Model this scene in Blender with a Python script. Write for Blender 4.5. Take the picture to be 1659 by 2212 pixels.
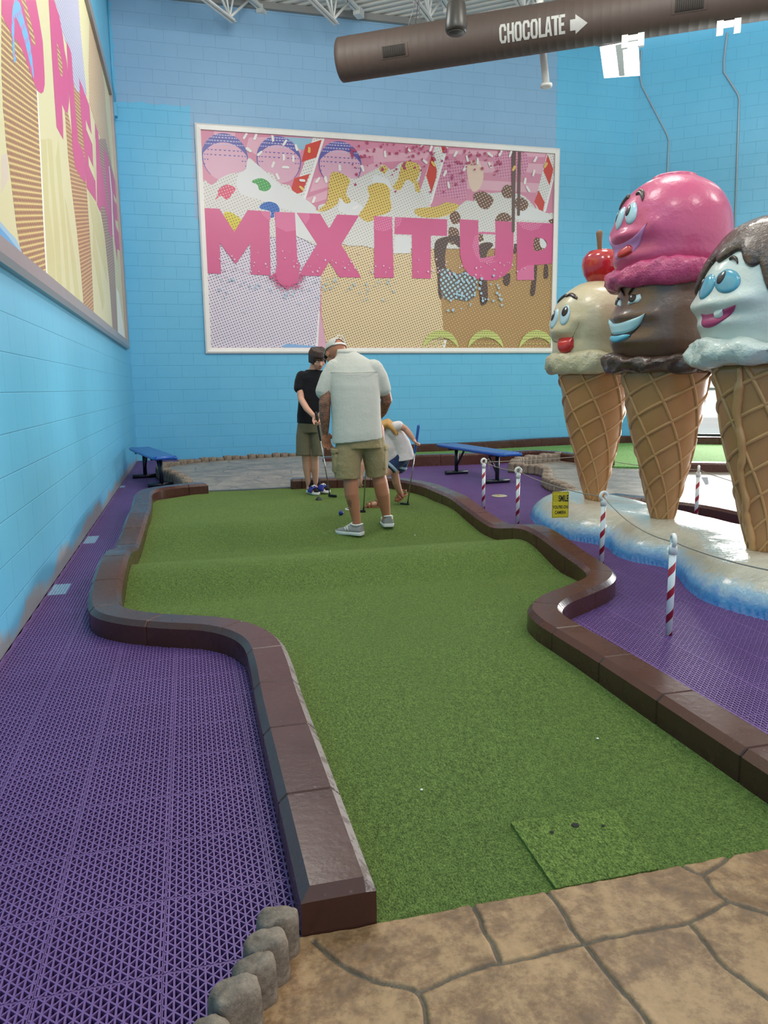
import bpy, bmesh, math, random
import numpy as np
from mathutils import Vector, Matrix, geometry
from math import sin, cos, pi, radians, sqrt
for _o in list(bpy.data.objects): bpy.data.objects.remove(_o)
SCN = bpy.context.scene; COL = SCN.collection
random.seed(7); RNG = np.random.default_rng(11)
# ------------------------------------------------------------------ camera
YAW, PITCH, ROLL, FPX, EYE = 0.24954, 0.163756, -0.012538, 1638.14, 1.205
def _cam_axes():
    cy, sy, cp, sp, cr, sr = cos(YAW), sin(YAW), cos(PITCH), sin(PITCH), cos(ROLL), sin(ROLL)
    Ry = Matrix(((cy, -sy, 0), (sy, cy, 0), (0, 0, 1))); Rp = Matrix(((1, 0, 0), (0, cp, -sp), (0, sp, cp)))
    Rr = Matrix(((cr, 0, sr), (0, 1, 0), (-sr, 0, cr)))
    return Rr @ Rp @ Ry
_R = _cam_axes()
cam = bpy.data.cameras.new('camera'); cam.sensor_fit = 'AUTO'; cam.sensor_width = 36.0; cam.lens = FPX / 2212 * 36
cam.clip_start = 0.05; cam.clip_end = 200
camo = bpy.data.objects.new('camera', cam); COL.objects.link(camo)
_m = Matrix((_R[0], _R[2], -_R[1])).transposed().to_4x4(); _m.translation = Vector((0, 0, EYE)); camo.matrix_world = _m
SCN.camera = camo
# ------------------------------------------------------------------ view, world, lamps
SCN.view_settings.view_transform = 'Standard'; SCN.view_settings.look = 'None'
SCN.view_settings.gamma = 1.0; SCN.view_settings.use_curve_mapping = False
SCN.view_settings.exposure = 0.15
W = bpy.data.worlds.new('daylight'); SCN.world = W; W.use_nodes = True
_bg = W.node_tree.nodes['Background']; _bg.inputs[0].default_value = (0.93, 0.97, 1.0, 1); _bg.inputs[1].default_value = 1.0
def area(name, loc, rot, sx, sy, power, col=(1, 0.95, 0.88)):
    l = bpy.data.lights.new(name, 'AREA'); l.shape = 'RECTANGLE'; l.size = sx; l.size_y = sy; l.energy = power; l.color = col
    o = bpy.data.objects.new(name, l); COL.objects.link(o); o.location = loc; o.rotation_euler = rot; return o
for i, (x, y) in enumerate([(1.2, 1.5), (1.4, 5.2), (4.5, 1.0), (4.2, 6.4), (7.5, 3.5), (0.9, 9.0), (8.2, 7.6)]):
    l = bpy.data.lights.new('high_bay_light', 'POINT'); l.energy = 165; l.shadow_soft_size = 0.5; l.color = (1, 0.95, 0.88)
    o = bpy.data.objects.new('high_bay_light', l); COL.objects.link(o); o.location = (x, y, 6.0)
area('entrance_daylight', (8.42 + .8 * 5 + .6 * .5, 13.6586 - .6 * 5 + .8 * .5, 1.45), Vector((-.6, -.8, 0)).to_track_quat('-Z', 'Y').to_euler(), 8.0, 2.6, 1650, (1, 0.98, 0.95))
CYC = SCN.cycles if hasattr(SCN, 'cycles') else None
if CYC:
    CYC.max_bounces = 6; CYC.diffuse_bounces = 4; CYC.glossy_bounces = 3; CYC.transmission_bounces = 4
    CYC.sample_clamp_indirect = 6.0; CYC.use_denoising = True
# ------------------------------------------------------------------ materials
def lin(h):
    if isinstance(h, str): c = [int(h[i:i + 2], 16) / 255 for i in (0, 2, 4)]
    else: c = h
    return tuple((v / 12.92 if v <= 0.04045 else ((v + 0.055) / 1.055) ** 2.4) for v in c) + (1.0,)
class NT:
    def __init__(s, name):
        s.m = bpy.data.materials.new(name); s.m.use_nodes = True; s.t = s.m.node_tree; s.n = s.t.nodes; s.l = s.t.links
        s.b = s.n['Principled BSDF']
    def new(s, ty, **kw):
        n = s.n.new(ty)
        for k, v in kw.items(): setattr(n, k, v)
        return n
    def link(s, a, b): s.l.new(a, b)
    def put(s, sock, v):
        if hasattr(v, 'is_output') or isinstance(v, bpy.types.NodeSocket): s.link(v, sock)
        else: sock.default_value = v
    def math(s, op, a, b=None, c=None, clamp=False):
        n = s.new('ShaderNodeMath', operation=op); n.use_clamp = clamp
        for i, v in enumerate((a, b, c)):
            if v is not None: s.put(n.inputs[i], v)
        return n.outputs[0]
    def mix(s, f, a, b):
        n = s.new('ShaderNodeMix', data_type='RGBA'); s.put(n.inputs[0], f); s.put(n.inputs[6], a); s.put(n.inputs[7], b); return n.outputs[2]
    def xyz(s, which='Object'):
        c = s.new('ShaderNodeTexCoord'); d = s.new('ShaderNodeSeparateXYZ'); s.link(c.outputs[which], d.inputs[0]); s.co = c.outputs[which]
        return d.outputs[0], d.outputs[1], d.outputs[2]
    def comb(s, x, y, z=0.0):
        n = s.new('ShaderNodeCombineXYZ'); s.put(n.inputs[0], x); s.put(n.inputs[1], y); s.put(n.inputs[2], z); return n.outputs[0]
    def noise(s, scale, vec=None, detail=3.0, rough=0.55):
        n = s.new('ShaderNodeTexNoise'); n.inputs['Scale'].default_value = scale; n.inputs['Detail'].default_value = detail; n.inputs['Roughness'].default_value = rough
        if vec is None:
            if not hasattr(s, 'co'): s.xyz()
            vec = s.co
        s.link(vec, n.inputs['Vector']); return n.outputs['Fac']
    def ramp(s, f, stops):
        n = s.new('ShaderNodeValToRGB'); e = n.color_ramp.elements
        while len(e) < len(stops): e.new(0.5)
        for q, (p, c) in zip(e, stops): q.position = p; q.color = c
        s.put(n.inputs[0], f); return n.outputs[0]
    def bump(s, h, strength=0.3, dist=0.01, normal=None):
        n = s.new('ShaderNodeBump'); n.inputs['Strength'].default_value = strength; n.inputs['Distance'].default_value = dist; s.put(n.inputs['Height'], h)
        if normal is not None: s.link(normal, n.inputs['Normal'])
        s.link(n.outputs[0], s.b.inputs['Normal']); return n.outputs[0]
    def fin(s, col=None, rough=0.5, metal=0.0, spec=0.5, coat=0.0):
        if col is not None: s.put(s.b.inputs['Base Color'], col)
        s.put(s.b.inputs['Roughness'], rough); s.b.inputs['Metallic'].default_value = metal; s.b.inputs['Specular IOR Level'].default_value = spec
        s.b.inputs['Coat Weight'].default_value = coat; s.b.inputs['Coat Roughness'].default_value = 0.12
        return s.m
MAT = {}
def plain(name, h, rough=0.5, metal=0.0, spec=0.5, coat=0.0, var=0.0, vs=20.0, bump=0.0, bs=60.0, bd=0.004):
    if name in MAT: return MAT[name]
    t = NT(name); c = lin(h); col = c
    if var: 
        d = tuple(max(0, v * (1 - var)) for v in c[:3]) + (1,); u = tuple(min(1, v * (1 + var)) for v in c[:3]) + (1,)
        col = t.mix(t.noise(vs), d, u)
    if bump: t.bump(t.noise(bs, detail=4), bump, bd)
    MAT[name] = t.fin(col, rough, metal, spec, coat); return MAT[name]
def halftone(name, base, dot, spacing=0.043, rad=0.30, ang=20, rough=0.4, inner=None):
    t = NT(name); x, y, z = t.xyz(); a = radians(ang); k = 1 / spacing
    u = t.math('ADD', t.math('MULTIPLY', x, cos(a) * k), t.math('MULTIPLY', z, sin(a) * k)); v = t.math('SUBTRACT', t.math('MULTIPLY', z, cos(a) * k), t.math('MULTIPLY', x, sin(a) * k))
    fu = t.math('SUBTRACT', t.math('FRACT', u), 0.5); fv = t.math('SUBTRACT', t.math('FRACT', v), 0.5)
    d = t.math('SQRT', t.math('ADD', t.math('MULTIPLY', fu, fu), t.math('MULTIPLY', fv, fv)))
    f = t.math('LESS_THAN', d, rad)
    if inner: f = t.math('MULTIPLY', f, t.math('GREATER_THAN', d, inner))
    MAT[name] = t.fin(t.mix(f, lin(base), lin(dot)), rough); return MAT[name]
# ------------------------------------------------------------------ mesh helpers
class MB:
    def __init__(s): s.v = []; s.f = []; s.mi = []; s.sm = []
    def add(s, vs, fs, mi=0, smooth=True):
        o = len(s.v); s.v += [tuple(map(float, p)) for p in vs]; s.f += [tuple(i + o for i in f) for f in fs]; s.mi += [mi] * len(fs); s.sm += [smooth] * len(fs); return s
    def box(s, c, d, rz=0.0, mi=0, M=None):
        x, y, z = d[0] / 2, d[1] / 2, d[2] / 2; M = M or Matrix.Rotation(rz, 3, 'Z')
        vs = [Vector(c) + M @ Vector((i * x, j * y, k * z)) for i in (-1, 1) for j in (-1, 1) for k in (-1, 1)]
        return s.add(vs, [(0, 1, 3, 2), (4, 6, 7, 5), (0, 4, 5, 1), (2, 3, 7, 6), (0, 2, 6, 4), (1, 5, 7, 3)], mi, False)
    def rbox(s, c, d, r, rz=0.0, mi=0, M=None, seg=3):
        # box with rounded vertical edges and softened top and bottom rims
        hx, hy, hz = d[0] / 2, d[1] / 2, d[2] / 2; r = min(r, hx * .98, hy * .98); e = min(r * .5, hz * .45); M = M or Matrix.Rotation(rz, 3, 'Z')
        rings = []
        for z, ins in ((-hz, e), (-hz + e * .35, e * .25), (-hz + e, 0), (hz - e, 0), (hz - e * .35, e * .25), (hz, e)):
            ring = []
            for sx, sy, a0 in ((1, 1, 0), (-1, 1, 90), (-1, -1, 180), (1, -1, 270)):
                for k in range(seg + 1):
                    a = radians(a0 + 90 * k / seg); ring.append((sx * (hx - r) + cos(a) * (r - min(ins, r)), sy * (hy - r) + sin(a) * (r - min(ins, r)), z))
            rings.append([Vector(c) + M @ Vector(p) for p in ring])
        return s.loft(rings, mi)
    def loft(s, rings, mi=0, caps=True, smooth=True):
        n = len(rings[0]); vs = [p for r in rings for p in r]; fs = []
        for i in range(len(rings) - 1):
            for j in range(n): fs.append((i * n + j, i * n + (j + 1) % n, (i + 1) * n + (j + 1) % n, (i + 1) * n + j))
        s.add(vs, fs, mi, smooth)
        if caps:
            o = len(s.v) - len(vs); s.f += [tuple(o + j for j in reversed(range(n))), tuple(o + (len(rings) - 1) * n + j for j in range(n))]; s.mi += [mi] * 2; s.sm += [False] * 2
        return s
    def tube(s, pts, rad, seg=10, mi=0, caps=True, flat=None):
        P = [Vector(p) for p in pts]; n = len(P); rad = [rad] * n if isinstance(rad, (int, float)) else rad; rings = []; ref = None
        for i in range(n):
            t = (P[min(i + 1, n - 1)] - P[max(i - 1, 0)]).normalized()
            if ref is None: ref = Vector(flat) if flat else (Vector((0, 0, 1)) if abs(t.z) < 0.9 else Vector((1, 0, 0)))
            a = (ref - t * ref.dot(t)).normalized(); b = t.cross(a); ref = a
            rr = rad[i]; ra, rb = rr if isinstance(rr, tuple) else (rr, rr)
            rings.append([P[i] + a * (cos(2 * pi * k / seg) * ra) + b * (sin(2 * pi * k / seg) * rb) for k in range(seg)])
        return s.loft(rings, mi, caps)
    def cap(s, pts, rad, seg=12, mi=0):
        # tube with rounded ends
        P = [Vector(p) for p in pts]; rad = [rad] * len(P) if isinstance(rad, (int, float)) else list(rad)
        d0 = (P[0] - P[1]).normalized(); d1 = (P[-1] - P[-2]).normalized(); a, b = rad[0], rad[-1]
        P2 = [P[0] + d0 * a * .95, P[0] + d0 * a * .75, P[0] + d0 * a * .4] + P + [P[-1] + d1 * b * .4, P[-1] + d1 * b * .75, P[-1] + d1 * b * .95]
        R2 = [a * .3, a * .66, a * .92] + rad + [b * .92, b * .66, b * .3]
        return s.tube(P2, R2, seg, mi)
    def lathe(s, prof, c=(0, 0, 0), seg=32, mi=0, caps=True):
        return s.loft([[(c[0] + r * cos(2 * pi * k / seg), c[1] + r * sin(2 * pi * k / seg), c[2] + z) for k in range(seg)] for r, z in prof], mi, caps)
    def ell(s, c, r, seg=20, rings=12, M=None, mi=0):
        M = M or Matrix.Identity(3); R = []
        for i in range(rings + 1):
            a = -pi / 2 + pi * min(max(i / rings, 0.015), 0.985)
            R.append([Vector(c) + M @ Vector((r[0] * cos(a) * cos(2 * pi * k / seg), r[1] * cos(a) * sin(2 * pi * k / seg), r[2] * sin(a))) for k in range(seg)])
        return s.loft(R, mi)
    def grid(s, rows, mi=0, smooth=True):
        n = len(rows[0]); vs = [p for r in rows for p in r]
        return s.add(vs, [(i * n + j, i * n + j + 1, (i + 1) * n + j + 1, (i + 1) * n + j) for i in range(len(rows) - 1) for j in range(n - 1)], mi, smooth)
    def poly(s, pts, mi=0, smooth=False):
        P = [Vector(p) for p in pts]; return s.add(P, geometry.tessellate_polygon([P]), mi, smooth)
    def prism(s, pts2, z0, z1, mi=0):
        n = len(pts2); P = [Vector((p[0], p[1], 0)) for p in pts2]; tri = geometry.tessellate_polygon([P])
        vs = [(p.x, p.y, z0) for p in P] + [(p.x, p.y, z1) for p in P]
        fs = [tuple(i + n for i in t) for t in tri] + [tuple(reversed(t)) for t in tri] + [(i, (i + 1) % n, n + (i + 1) % n, n + i) for i in range(n)]
        return s.add(vs, fs, mi, False)
    def mesh(s, name, off=(0, 0, 0)):
        me = bpy.data.meshes.new(name); ox, oy, oz = off
        me.from_pydata([(x - ox, y - oy, z - oz) for x, y, z in s.v], [], s.f); 
        for p, i, sm in zip(me.polygons, s.mi, s.sm): p.material_index = i; p.use_smooth = sm
        me.update(); return me
    def to(s, name, mats, parent=None, loc=None, fix=True):
        """link as one mesh object; verts are in world space unless the parent is a local-space Empty"""
        off = (0, 0, 0)
        if parent is not None and parent.get('_w'): off = parent['_w']
        elif loc is not None: off = loc
        me = s.mesh(name, off)
        if fix:
            bm = bmesh.new(); bm.from_mesh(me); bmesh.ops.recalc_face_normals(bm, faces=bm.faces); bm.to_mesh(me); bm.free()
        o = bpy.data.objects.new(name, me); COL.objects.link(o)
        for m in (mats if isinstance(mats, (list, tuple)) else [mats]): me.materials.append(m)
        if parent is not None: o.parent = parent; 
        elif loc is not None: o.location = loc
        if parent is not None and parent.get('_w'): o['_w'] = parent['_w']
        return o
def clean_tags():
    for o in bpy.data.objects:
        if '_w' in o: del o['_w']
def tag(o, label=None, cat=None, group=None, kind=None):
    for k, v in (('label', label), ('category', cat), ('group', group), ('kind', kind)):
        if v: o[k] = v
    return o
def thing(name, label, cat, loc=(0, 0, 0), rz=0.0, group=None, world=True):
    o = bpy.data.objects.new(name, None); COL.objects.link(o); o.location = loc; o.rotation_euler = (0, 0, rz); o.empty_display_size = 0.1
    if world and (loc[0] or loc[1] or loc[2]): o['_w'] = tuple(float(v) for v in loc)
    return tag(o, label, cat, group)
def children(o): return [c for c in bpy.data.objects if c.parent == o]
def copy_tree(o, parent=None):
    c = o.copy(); COL.objects.link(c)
    if parent is not None: c.parent = parent
    for ch in children(o): copy_tree(ch, c)
    return c
def struct(mb, name, mats, loc=None):
    o = mb.to(name, mats, None, loc); o['kind'] = 'structure'; return o
def fuse(mb, name, mat, parent=None, voxel=0.005, smooth=4, factor=0.5, loc=None, post=None, target=None):
    """melt overlapping closed pieces into one continuous skin"""
    o = mb.to(name, mat, parent, loc); m = o.modifiers.new('r', 'REMESH'); m.mode = 'VOXEL'; m.voxel_size = voxel; m.use_smooth_shade = True
    if smooth: q = o.modifiers.new('s', 'SMOOTH'); q.iterations = smooth; q.factor = factor
    dg = bpy.context.evaluated_depsgraph_get(); dg.update(); me = bpy.data.meshes.new_from_object(o.evaluated_get(dg)); o.modifiers.clear(); old = o.data; o.data = me; bpy.data.meshes.remove(old)
    if not me.materials: 
        for mm in (mat if isinstance(mat, (list, tuple)) else [mat]): me.materials.append(mm)
    me.polygons.foreach_set('use_smooth', [True] * len(me.polygons)); me.update(); return o
def spline(P, n, closed=False):
    """Catmull-Rom through the points, n samples evenly by length"""
    P = [np.array(p, float) for p in P]; m = len(P); out = []
    segs = m if closed else m - 1
    for i in range(segs):
        if closed: p0, p1, p2, p3 = P[(i - 1) % m], P[i], P[(i + 1) % m], P[(i + 2) % m]
        else: p0, p1, p2, p3 = P[max(i - 1, 0)], P[i], P[i + 1], P[min(i + 2, m - 1)]
        for t in np.linspace(0, 1, 16, endpoint=False):
            out.append(0.5 * ((2 * p1) + (-p0 + p2) * t + (2 * p0 - 5 * p1 + 4 * p2 - p3) * t * t + (-p0 + 3 * p1 - 3 * p2 + p3) * t ** 3))
    out.append(P[0] if closed else P[-1]); out = np.array(out)
    d = np.r_[0, np.cumsum(np.linalg.norm(np.diff(out, axis=0), axis=1))]; t = np.linspace(0, d[-1], n, endpoint=not closed)
    return np.stack([np.interp(t, d, out[:, k]) for k in range(out.shape[1])], 1)
def sstep(a, b, x): t = min(max((x - a) / (b - a), 0.0), 1.0); return t * t * (3 - 2 * t)
def vnoise(x, y, seed=0):
    """smooth value noise on the plane, -1..1"""
    def h(i, j): v = sin(i * 127.1 + j * 311.7 + seed * 74.7) * 43758.5453; return (v - math.floor(v)) * 2 - 1
    i, j = math.floor(x), math.floor(y); fx, fy = x - i, y - j; fx = fx * fx * (3 - 2 * fx); fy = fy * fy * (3 - 2 * fy)
    return (h(i, j) * (1 - fx) + h(i + 1, j) * fx) * (1 - fy) + (h(i, j + 1) * (1 - fx) + h(i + 1, j + 1) * fx) * fy
BACK_ART=[('ray',[(0.88,3.54),(1.27,3.57),(0.99,3.27),(0.82,3.36)]),
('ray',[(0.31,3.6),(0.66,3.6),(0.52,2.9),(0.29,2.89)]),
('ray',[(1.25,2.92),(1.66,3.48),(1.78,3.43),(1.4,2.82)]),
('ray',[(1.96,2.94),(3.19,3.3),(3.18,3.13),(1.88,2.72)]),
('ray',[(2.25,3.32),(3.19,3.54),(3.19,3.43),(2.21,3.17)]),
('ray',[(1.79,2.61),(2.2,2.77),(2.17,2.62),(1.85,2.52)]),
('ray',[(3.02,3.42),(4.06,3.49),(3.98,3.37),(3.02,3.26)]),
('ray',[(4.31,3.39),(6.25,3.42),(6.26,3.34),(4.55,3.14),(4.24,3.21)]),
('ray',[(4.24,3.07),(6.24,3.08),(6.11,2.91),(4.96,2.91),(4.2,2.93)]),
('ray',[(5.91,3.42),(6.25,3.4),(6.24,3.24),(5.89,3.26)]),
('ray',[(4.42,3.56),(6.29,3.61),(6.27,3.54),(4.39,3.49)]),
('rayhalf',[(4.33,3.41),(4.77,3.38),(4.74,2.71),(4.11,2.77)]),
('rayhalf',[(5.31,3.54),(5.88,3.6),(5.91,3.27),(5.68,3.16),(5.34,3.17)]),
('ballcream',[(4.75,3.32),(4.89,3.41),(5.02,3.33),(5.07,3.14),(5,2.94),(4.87,2.87),(4.78,3.05)]),
('sky',[(1.33,3.58),(1.96,3.59),(1.86,3.43),(1.74,3.39),(1.58,3.53)]),
('straww',[(1.96,3.6),(2.16,3.6),(1.77,2.59),(1.59,2.66)]),
('strawr',[(1.83,3.48),(2.11,3.58),(2.01,3.29),(1.75,3.2)]),
('strawr',[(1.62,2.93),(1.89,3.02),(1.75,2.71),(1.61,2.67),(1.55,2.73)]),
('white',[(2.12,3.59),(2.16,3.6),(1.8,2.59),(1.76,2.61)]),
('straww',[(4.14,3.59),(4.37,3.6),(4.04,2.59),(3.89,2.49),(3.84,2.76)]),
('strawr',[(4.08,3.45),(4.18,3.21),(4.17,3.09),(4.08,2.82),(3.98,3.1)]),
('strawr',[(4.26,3.6),(4.34,3.6),(4.29,3.49)]),
('strawr',[(3.8,2.74),(3.86,2.76),(3.96,2.48),(3.88,2.46)]),
('white',[(4.34,3.6),(4.39,3.6),(4.09,2.65),(4.04,2.59)]),
('straww',[(6.32,3.61),(6.46,3.6),(6.46,3.2),(6.28,2.59),(6.17,2.52),(6.09,2.75)]),
('strawr',[(6.33,3.59),(6.45,3.34),(6.38,3.05),(6.25,3.3)]),
('strawr',[(6.16,2.96),(6.29,2.75),(6.26,2.59),(6.21,2.52),(6.16,2.65),(6.08,2.75)]),
('white',[(6.46,3.24),(6.48,3.24),(6.32,2.59),(6.27,2.57)]),
('glassl',[(0.09,0.1),(0.09,1.74),(0.1,2.14),(1.94,2.18),(2.06,1.96),(2.04,1.33),(2,0.73),(1.93,0.1)]),
('pinkstrip',[(1.93,0.1),(2,0.75),(2.11,0.1)]),
('white',[(1.91,0.1),(1.98,0.73),(2,0.73),(1.95,0.1)]),
('glassm',[(2.04,1.35),(2.21,1.62),(2.46,1.97),(3.17,1.98),(3.25,1.99),(4.27,2),(4.25,0.97),(4.29,0.68),(4.34,0.1),(4.19,0.1),(2.11,0.1),(2.03,0.69)]),
('glassr',[(4.2,2.04),(4.65,2.21),(6.49,2.25),(6.51,1.5),(6.51,0.1),(4.34,0.1),(4.3,0.47),(4.26,0.89)]),
('white',[(4.32,0.24),(4.37,0.24),(4.34,0.1),(4.29,0.1)]),
('bluewash',[(1.33,0.1),(1.32,0.13),(1.4,0.17),(1.75,0.14),(1.92,0.13),(1.91,0.1)]),
('cream',[(0.09,2.78),(0.23,2.75),(0.37,2.86),(0.53,2.94),(0.7,2.98),(0.8,3.03),(0.86,3.21),(0.98,3.13),(1.09,3.03),(1.25,2.98),(1.32,2.89),(1.38,2.83),(1.54,2.81),(1.58,2.73),(1.75,2.63),(1.83,2.54),(1.95,2.44),(2.05,2.39),(2.22,2.06),(1.97,1.85),(1.61,1.99),(1.17,1.95),(0.61,1.92),(0.09,1.98)]),
('creamw',[(1.62,2.37),(2.03,2.39),(2.2,2.14),(2.01,1.92),(1.89,1.92),(1.61,2.01)]),
('creamw',[(0.85,3.21),(0.98,3.13),(1.13,3.01),(1.36,2.82),(1.75,2.63),(1.99,2.43),(1.62,2.38),(1.03,2.55),(0.69,2.65),(0.66,2.9),(0.8,3.03)]),
('cream',[(2.01,2.45),(2.19,2.58),(2.22,2.92),(2.28,3.06),(2.45,3.05),(2.65,2.97),(2.9,3.08),(3.08,3.17),(3.19,3.22),(3.1,3.17),(3.19,3.24),(3.34,3.16),(3.5,3.28),(3.67,3.32),(3.84,3.27),(3.89,3.16),(3.84,2.92),(3.98,2.69),(4.17,2.51),(4.56,2.6),(4.74,2.71),(4.89,2.71),(4.94,2.87),(5.23,2.86),(5.46,2.89),(5.81,2.86),(6,2.74),(6.16,2.58),(6.35,2.56),(6.48,2.52),(6.5,2.02),(5.95,1.92),(3.66,1.84),(3,1.83),(2.83,1.86),(2.38,1.91)]),
('creamw',[(3.4,2.06),(3.68,2.06),(3.68,1.76),(3.35,1.75)]),
('creamw',[(5.74,2.43),(6.4,2.43),(6.35,2.55),(5.93,2.66),(5.75,2.53)]),
('creamw',[(3.02,3.05),(3.27,3),(3.32,2.83),(3.14,2.9),(3.01,2.91)]),
('creamw',[(2.44,2.63),(2.68,2.6),(2.81,2.49),(2.68,2.37),(2.39,2.44)]),
('sweetr',[(0.34,2.69),(0.48,2.77),(0.62,2.72),(0.57,2.63),(0.47,2.53),(0.37,2.59),(0.28,2.51),(0.33,2.62)]),
('sweetg',[(0.89,2.84),(1.03,2.9),(1.15,2.87),(1.22,2.78),(1.14,2.7),(1.02,2.71),(0.99,2.79)]),
('sweetb',[(1.01,2.42),(1.07,2.5),(1.19,2.53),(1.31,2.49),(1.35,2.38),(1.26,2.36),(1.25,2.28),(1.19,2.28),(1.19,2.37)]),
('sweety',[(0.41,2.3),(0.53,2.33),(0.69,2.23),(0.7,2.18),(0.62,2.02),(0.52,2.01)]),
('yellow',[(2.22,2.92),(2.28,3.06),(2.45,3.05),(2.59,2.95),(2.54,2.82),(2.52,2.7),(2.6,2.6),(2.5,2.56),(2.4,2.66),(2.36,2.55),(2.19,2.44),(2.01,2.41),(2.17,2.58)]),
('yellow',[(2.91,2.86),(3.18,2.93),(3.31,2.8),(3.24,2.54),(3.13,2.42),(2.92,2.27),(2.74,2.37),(2.85,2.53),(2.93,2.7)]),
('yellow',[(3.49,3.14),(3.54,3.28),(3.67,3.32),(3.84,3.27),(3.85,3.12),(3.75,2.96),(3.62,3.01),(3.49,2.83),(3.36,2.87),(3.45,3)]),
('yellow',[(3.1,3.15),(3.2,3.24),(3.28,3.17),(3.21,3.08)]),
('yellow',[(3.01,2.91),(3.21,2.86),(3.29,2.75),(3.31,2.47),(3.01,2.42)]),
('yellow',[(4.2,2.59),(4.33,2.66),(4.6,2.62),(4.42,2.46),(4.15,2.39),(3.84,2.4),(3.77,2.52)]),
('yellow',[(3.75,2.96),(3.84,3),(3.86,2.8),(3.78,2.82)]),
('choc',[(4.87,2.79),(4.94,2.86),(5.07,2.88),(5.23,2.8),(5.26,2.72),(5.15,2.58),(5.01,2.6),(4.94,2.69)]),
('choc',[(5.42,2.89),(5.5,3.01),(5.62,3),(5.67,2.9),(5.65,2.81),(5.49,2.79)]),
('choc',[(5.67,2.73),(5.78,2.82),(5.92,2.76),(5.95,2.66),(5.86,2.58),(5.72,2.61)]),
('choc',[(5.31,2.42),(5.38,2.51),(5.51,2.53),(5.61,2.47),(5.61,2.39),(5.31,2.38)]),
('choc',[(4.42,2.44),(4.53,2.52),(4.62,2.44),(4.6,2.32),(4.47,2.3)]),
('choc',[(4.4,2.2),(4.49,2.24),(4.59,2.18),(4.59,1.98),(4.42,1.95)]),
('choc',[(4.97,2.15),(5.06,2.15),(5.08,2.03),(4.99,1.99)]),
('choc',[(6.36,2.43),(6.47,2.47),(6.49,2.37),(6.41,2.38)]),
('syrup',[(4.14,1.96),(4.24,2.04),(4.42,2.08),(4.61,2.09),(4.61,1.88),(4.47,2),(4.38,1.94),(4.33,1.72),(4.36,1.45),(4.43,1.26),(4.38,1.16),(4.31,1.3),(4.27,1.51),(4.25,1.2),(4.27,0.97),(4.21,1.05),(4.18,1.45),(4.13,1.75)]),
('syrup',[(4.98,1.93),(5.15,2),(5.27,1.96),(5.16,1.83),(5.11,1.67),(5.02,1.69)]),
('syrup',[(4.67,1.45),(4.79,1.43),(4.8,1.06),(4.73,1.02),(4.67,1.14)]),
('syrup',[(5,1.33),(5.14,1.33),(5.17,0.98),(5.1,0.88),(5.03,0.91)]),
('syrup',[(5.49,1.42),(5.61,1.45),(5.6,1.28),(5.54,1.23),(5.48,1.3)]),
('syrup',[(6.06,1.34),(6.12,1.64),(6.16,1.64),(6.13,1.16),(6.08,1.05),(6.03,1.11)]),
('syrup',[(6.31,1.62),(6.37,1.64),(6.39,1.43),(6.35,1.38),(6.3,1.41)]),
('syrup',[(6.11,2.1),(6.2,2.1),(6.23,1.91),(6.11,1.89)]),
('syrup',[(5.68,1.99),(5.74,1.99),(5.73,1.82),(5.68,1.82)]),
('creamw',[(6.2,2.1),(6.3,2.08),(6.34,2),(6.29,1.93),(6.22,1.96)]),
('cyanhalf',[(4.24,1.45),(4.38,1.51),(4.56,1.43),(4.93,1.46),(4.93,1.1),(4.8,0.95),(4.57,0.97),(4.29,1.01)]),
('letter',[(0.09,2.38),(0.34,2.38),(0.57,2.02),(0.81,2.38),(1.17,2.37),(1.16,1.32),(0.82,1.33),(0.83,1.84),(0.57,1.49),(0.32,1.83),(0.32,1.33),(0.09,1.33),(0.09,2.03)]),
('letter',[(1.26,2.37),(1.61,2.37),(1.63,1.59),(1.68,1.5),(1.64,1.33),(1.58,1.21),(1.44,1.14),(1.3,1.21),(1.22,1.31),(1.27,1.5),(1.27,2.06)]),
('letter',[(1.64,2.37),(2.05,2.37),(2.2,2.13),(2.35,2.37),(2.74,2.37),(2.53,2.05),(2.41,1.87),(2.76,1.32),(2.36,1.32),(2.19,1.58),(2.03,1.33),(1.64,1.33),(1.98,1.86),(1.84,2.07)]),
('letter',[(3.01,2.37),(3.34,2.37),(3.36,1.33),(3,1.32)]),
('letter',[(3.39,2.37),(4.37,2.37),(4.37,2.08),(4.06,2.08),(4.06,1.33),(3.71,1.33),(3.7,2.08),(3.7,2.08),(3.38,2.08)]),
('letter',[(4.61,2.38),(4.97,2.38),(4.98,1.87),(5.01,1.73),(5.09,1.64),(5.23,1.64),(5.3,1.73),(5.31,2.14),(5.3,2.38),(5.67,2.38),(5.67,1.74),(5.63,1.55),(5.51,1.42),(5.35,1.34),(5.17,1.32),(4.96,1.34),(4.79,1.42),(4.68,1.56),(4.62,1.76)]),
('letter',[(5.73,2.38),(6.49,2.38),(6.51,1.67),(6.33,1.64),(6.09,1.62),(6.1,1.35),(5.75,1.34)]),
('choc',[(6.09,2.1),(6.22,2.1),(6.32,2.07),(6.35,2),(6.31,1.93),(6.23,1.89),(6.09,1.89)]),
('creamw',[(6.2,2.1),(6.28,2.08),(6.34,2),(6.3,1.93),(6.22,1.96)]),
('letterlight',[(1.03,2.37),(1.19,2.37),(1.19,2.23),(1.14,2.24),(1.06,2.31)]),
('letterlight',[(1.28,2.37),(1.61,2.37),(1.61,2.08),(1.45,2.05),(1.27,2.13)]),
('letterlight',[(1.65,2.37),(1.86,2.37),(1.87,2.3),(1.79,2.18)]),
('letterhalf',[(3.01,2.37),(3.34,2.37),(3.34,2.19),(3.22,2.12),(3,2.14)]),
('letterhalf',[(3.4,2.37),(3.53,2.37),(3.5,2.26),(3.4,2.17)]),
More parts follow.
